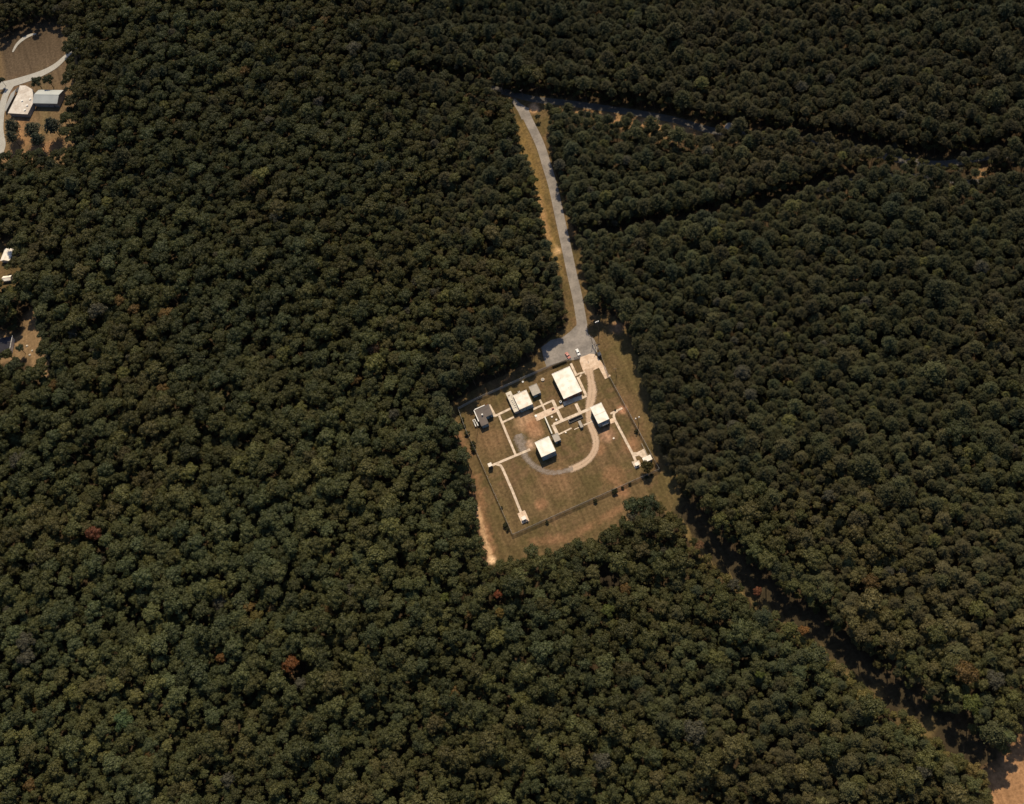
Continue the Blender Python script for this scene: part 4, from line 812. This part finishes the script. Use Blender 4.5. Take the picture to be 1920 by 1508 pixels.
def forest(kind, label):
    m_ = rest & (is_p == (kind == 'p')); cnt = int(m_.sum()); nv = 7 if kind == 'b' else 5
    me = bpy.data.meshes.new("forest"); me.vertices.add(cnt); me.vertices.foreach_set("co", np.stack([x[m_], y[m_], Hc[m_]], 1).astype(np.float32).ravel())
    sc = np.stack([R[m_], R[m_], R[m_] * rng.uniform(.85, 1.2, cnt)], 1)
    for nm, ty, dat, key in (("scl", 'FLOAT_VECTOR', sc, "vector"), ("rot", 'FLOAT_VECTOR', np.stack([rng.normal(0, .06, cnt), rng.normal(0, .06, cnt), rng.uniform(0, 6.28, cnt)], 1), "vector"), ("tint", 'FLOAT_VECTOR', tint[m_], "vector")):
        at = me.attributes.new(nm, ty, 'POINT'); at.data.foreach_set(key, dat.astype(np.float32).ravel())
    at = me.attributes.new("pick", 'INT', 'POINT'); at.data.foreach_set("value", rng.integers(0, nv, cnt).astype(np.int32))
    o = bpy.data.objects.new("broadleaf_forest" if kind == 'b' else "pine_forest", me); COL.objects.link(o); tag(o, label, "forest", None, "stuff")
    col = bpy.data.collections.new("tree_patterns_" + kind)
    for k in range(nv): q_ = bpy.data.objects.new("tree_pattern.%03d" % k, joined(kind, k)); col.objects.link(q_)
    g = bpy.data.node_groups.new("grow_" + kind, 'GeometryNodeTree'); g.interface.new_socket("Geometry", in_out='INPUT', socket_type='NodeSocketGeometry'); g.interface.new_socket("Geometry", in_out='OUTPUT', socket_type='NodeSocketGeometry')
    gi = g.nodes.new("NodeGroupInput"); go = g.nodes.new("NodeGroupOutput"); ip = g.nodes.new("GeometryNodeInstanceOnPoints"); ci = g.nodes.new("GeometryNodeCollectionInfo")
    ci.inputs["Collection"].default_value = col; ci.inputs["Separate Children"].default_value = True; ci.inputs["Reset Children"].default_value = True
    def na(nm, ty): a = g.nodes.new("GeometryNodeInputNamedAttribute"); a.data_type = ty; a.inputs["Name"].default_value = nm; return a.outputs["Attribute"]
    g.links.new(gi.outputs[0], ip.inputs["Points"]); g.links.new(ci.outputs[0], ip.inputs["Instance"]); ip.inputs["Pick Instance"].default_value = True
    g.links.new(na("pick", 'INT'), ip.inputs["Instance Index"]); g.links.new(na("rot", 'FLOAT_VECTOR'), ip.inputs["Rotation"]); g.links.new(na("scl", 'FLOAT_VECTOR'), ip.inputs["Scale"])
    g.links.new(ip.outputs[0], go.inputs[0]); md = o.modifiers.new("grow", 'NODES'); md.node_group = g
    return cnt
nb_ = forest('b', "broadleaf forest of many small olive crowns filling the left and lower land"); np_ = forest('p', "pine forest of many small dark crowns filling the upper and right land")
print("trees in forests:", nb_, np_)

# ------------------------------------------------------------------ shrubs on the fences and small plants
def shrub(px_, r0, label, tn=(.040, .042, .020), h=1.0):
    X_, Y_ = px_; r = tag(empty("shrub", X_, Y_, random.random() * 6), label, "shrub", "dark shrubs along the fence")
    c = bpy.data.objects.new("foliage", crown_me[('b', random.randrange(7))]); COL.objects.link(c); c.parent = r; c.location = (0, 0, r0 * .1); c.scale = (r0, r0, r0 * h * 1.2); c["tint"] = [float(v) for v in tn]
    MB().cyl(0, 0, 0, r0 * .5, .06, .04, 6).build("stem", BARK, r)
Z5 = crop(1040, 780, 5.8)
for (a, b), r0, lab in (((445, 935), 1.7, "round dark shrub on the lower fence, standing alone near its middle"), ((655, 830), 2.3, "largest dark shrub on the lower fence"), ((740, 788), 1.2, "dark shrub right of the largest one on the lower fence"),
                        ((820, 748), 1.2, "small dark shrub between lone tree and the largest fence shrub"), ((1000, 672), 1.3, "dark shrub on the lower fence below the lone tree"), ((1055, 648), .9, "smallest dark shrub near the lower right fence corner")):
    shrub(Z5(a, b), r0, lab)
for (a, b), r0, lab in (((648, 1258), 1.4, "low dark shrub at the left end of the lower fence"), ((405, 1275), 2.0, "dark shrub on the left fence near its lower corner"), ((415, 1300), 1.6, "second dark shrub at the lower end of the left fence"), ((380, 1170), 1.0, "small dark shrub halfway up the left fence"),
                        ((150, 655), 1.7, "dark shrub on the left fence nearest the upper corner"), ((160, 690), 1.5, "narrow dark shrub just below the uppermost fence shrub"), ((178, 735), 2.1, "dark shrub on the left fence beside the dark building"),
                        ((212, 800), 2.2, "large dark shrub where the left fence bends"), ((216, 832), 2.2, "dark shrub just below the bend of the left fence"), ((130, 610), 1.2, "small dark shrub at the enclosure's upper left corner"),
                        ((1048, 595), .8, "low shrub by the right fence near the short path"), ((1172, 722), 1.5, "dark low shrub inside the right fence under the lamp pole")):
    shrub(A(a, b), r0, lab)
for a, b, r0, lab in ((P(1046, 690), 0, 1.4, "left end of the clipped hedge row above the largest building"),): pass
hr = tag(empty("hedge", *D7(400, 330), HEAD), "clipped dark hedge between parking lot and the largest building", "hedge")
hv = []; hf = []
for k in range(7):
    v, f = BROAD[k % 7]; o = len(hv); hv += [(p[0] * 1.1 + (k - 3) * 1.35, p[1] * 1.0, p[2] * 1.0) for p in v]; hf += [tuple(i + o for i in t) for t in f]
c = bpy.data.objects.new("foliage", mesh("foliage", hv, hf, [LEAF])); COL.objects.link(c); c.parent = hr; c["tint"] = [.035, .033, .016]
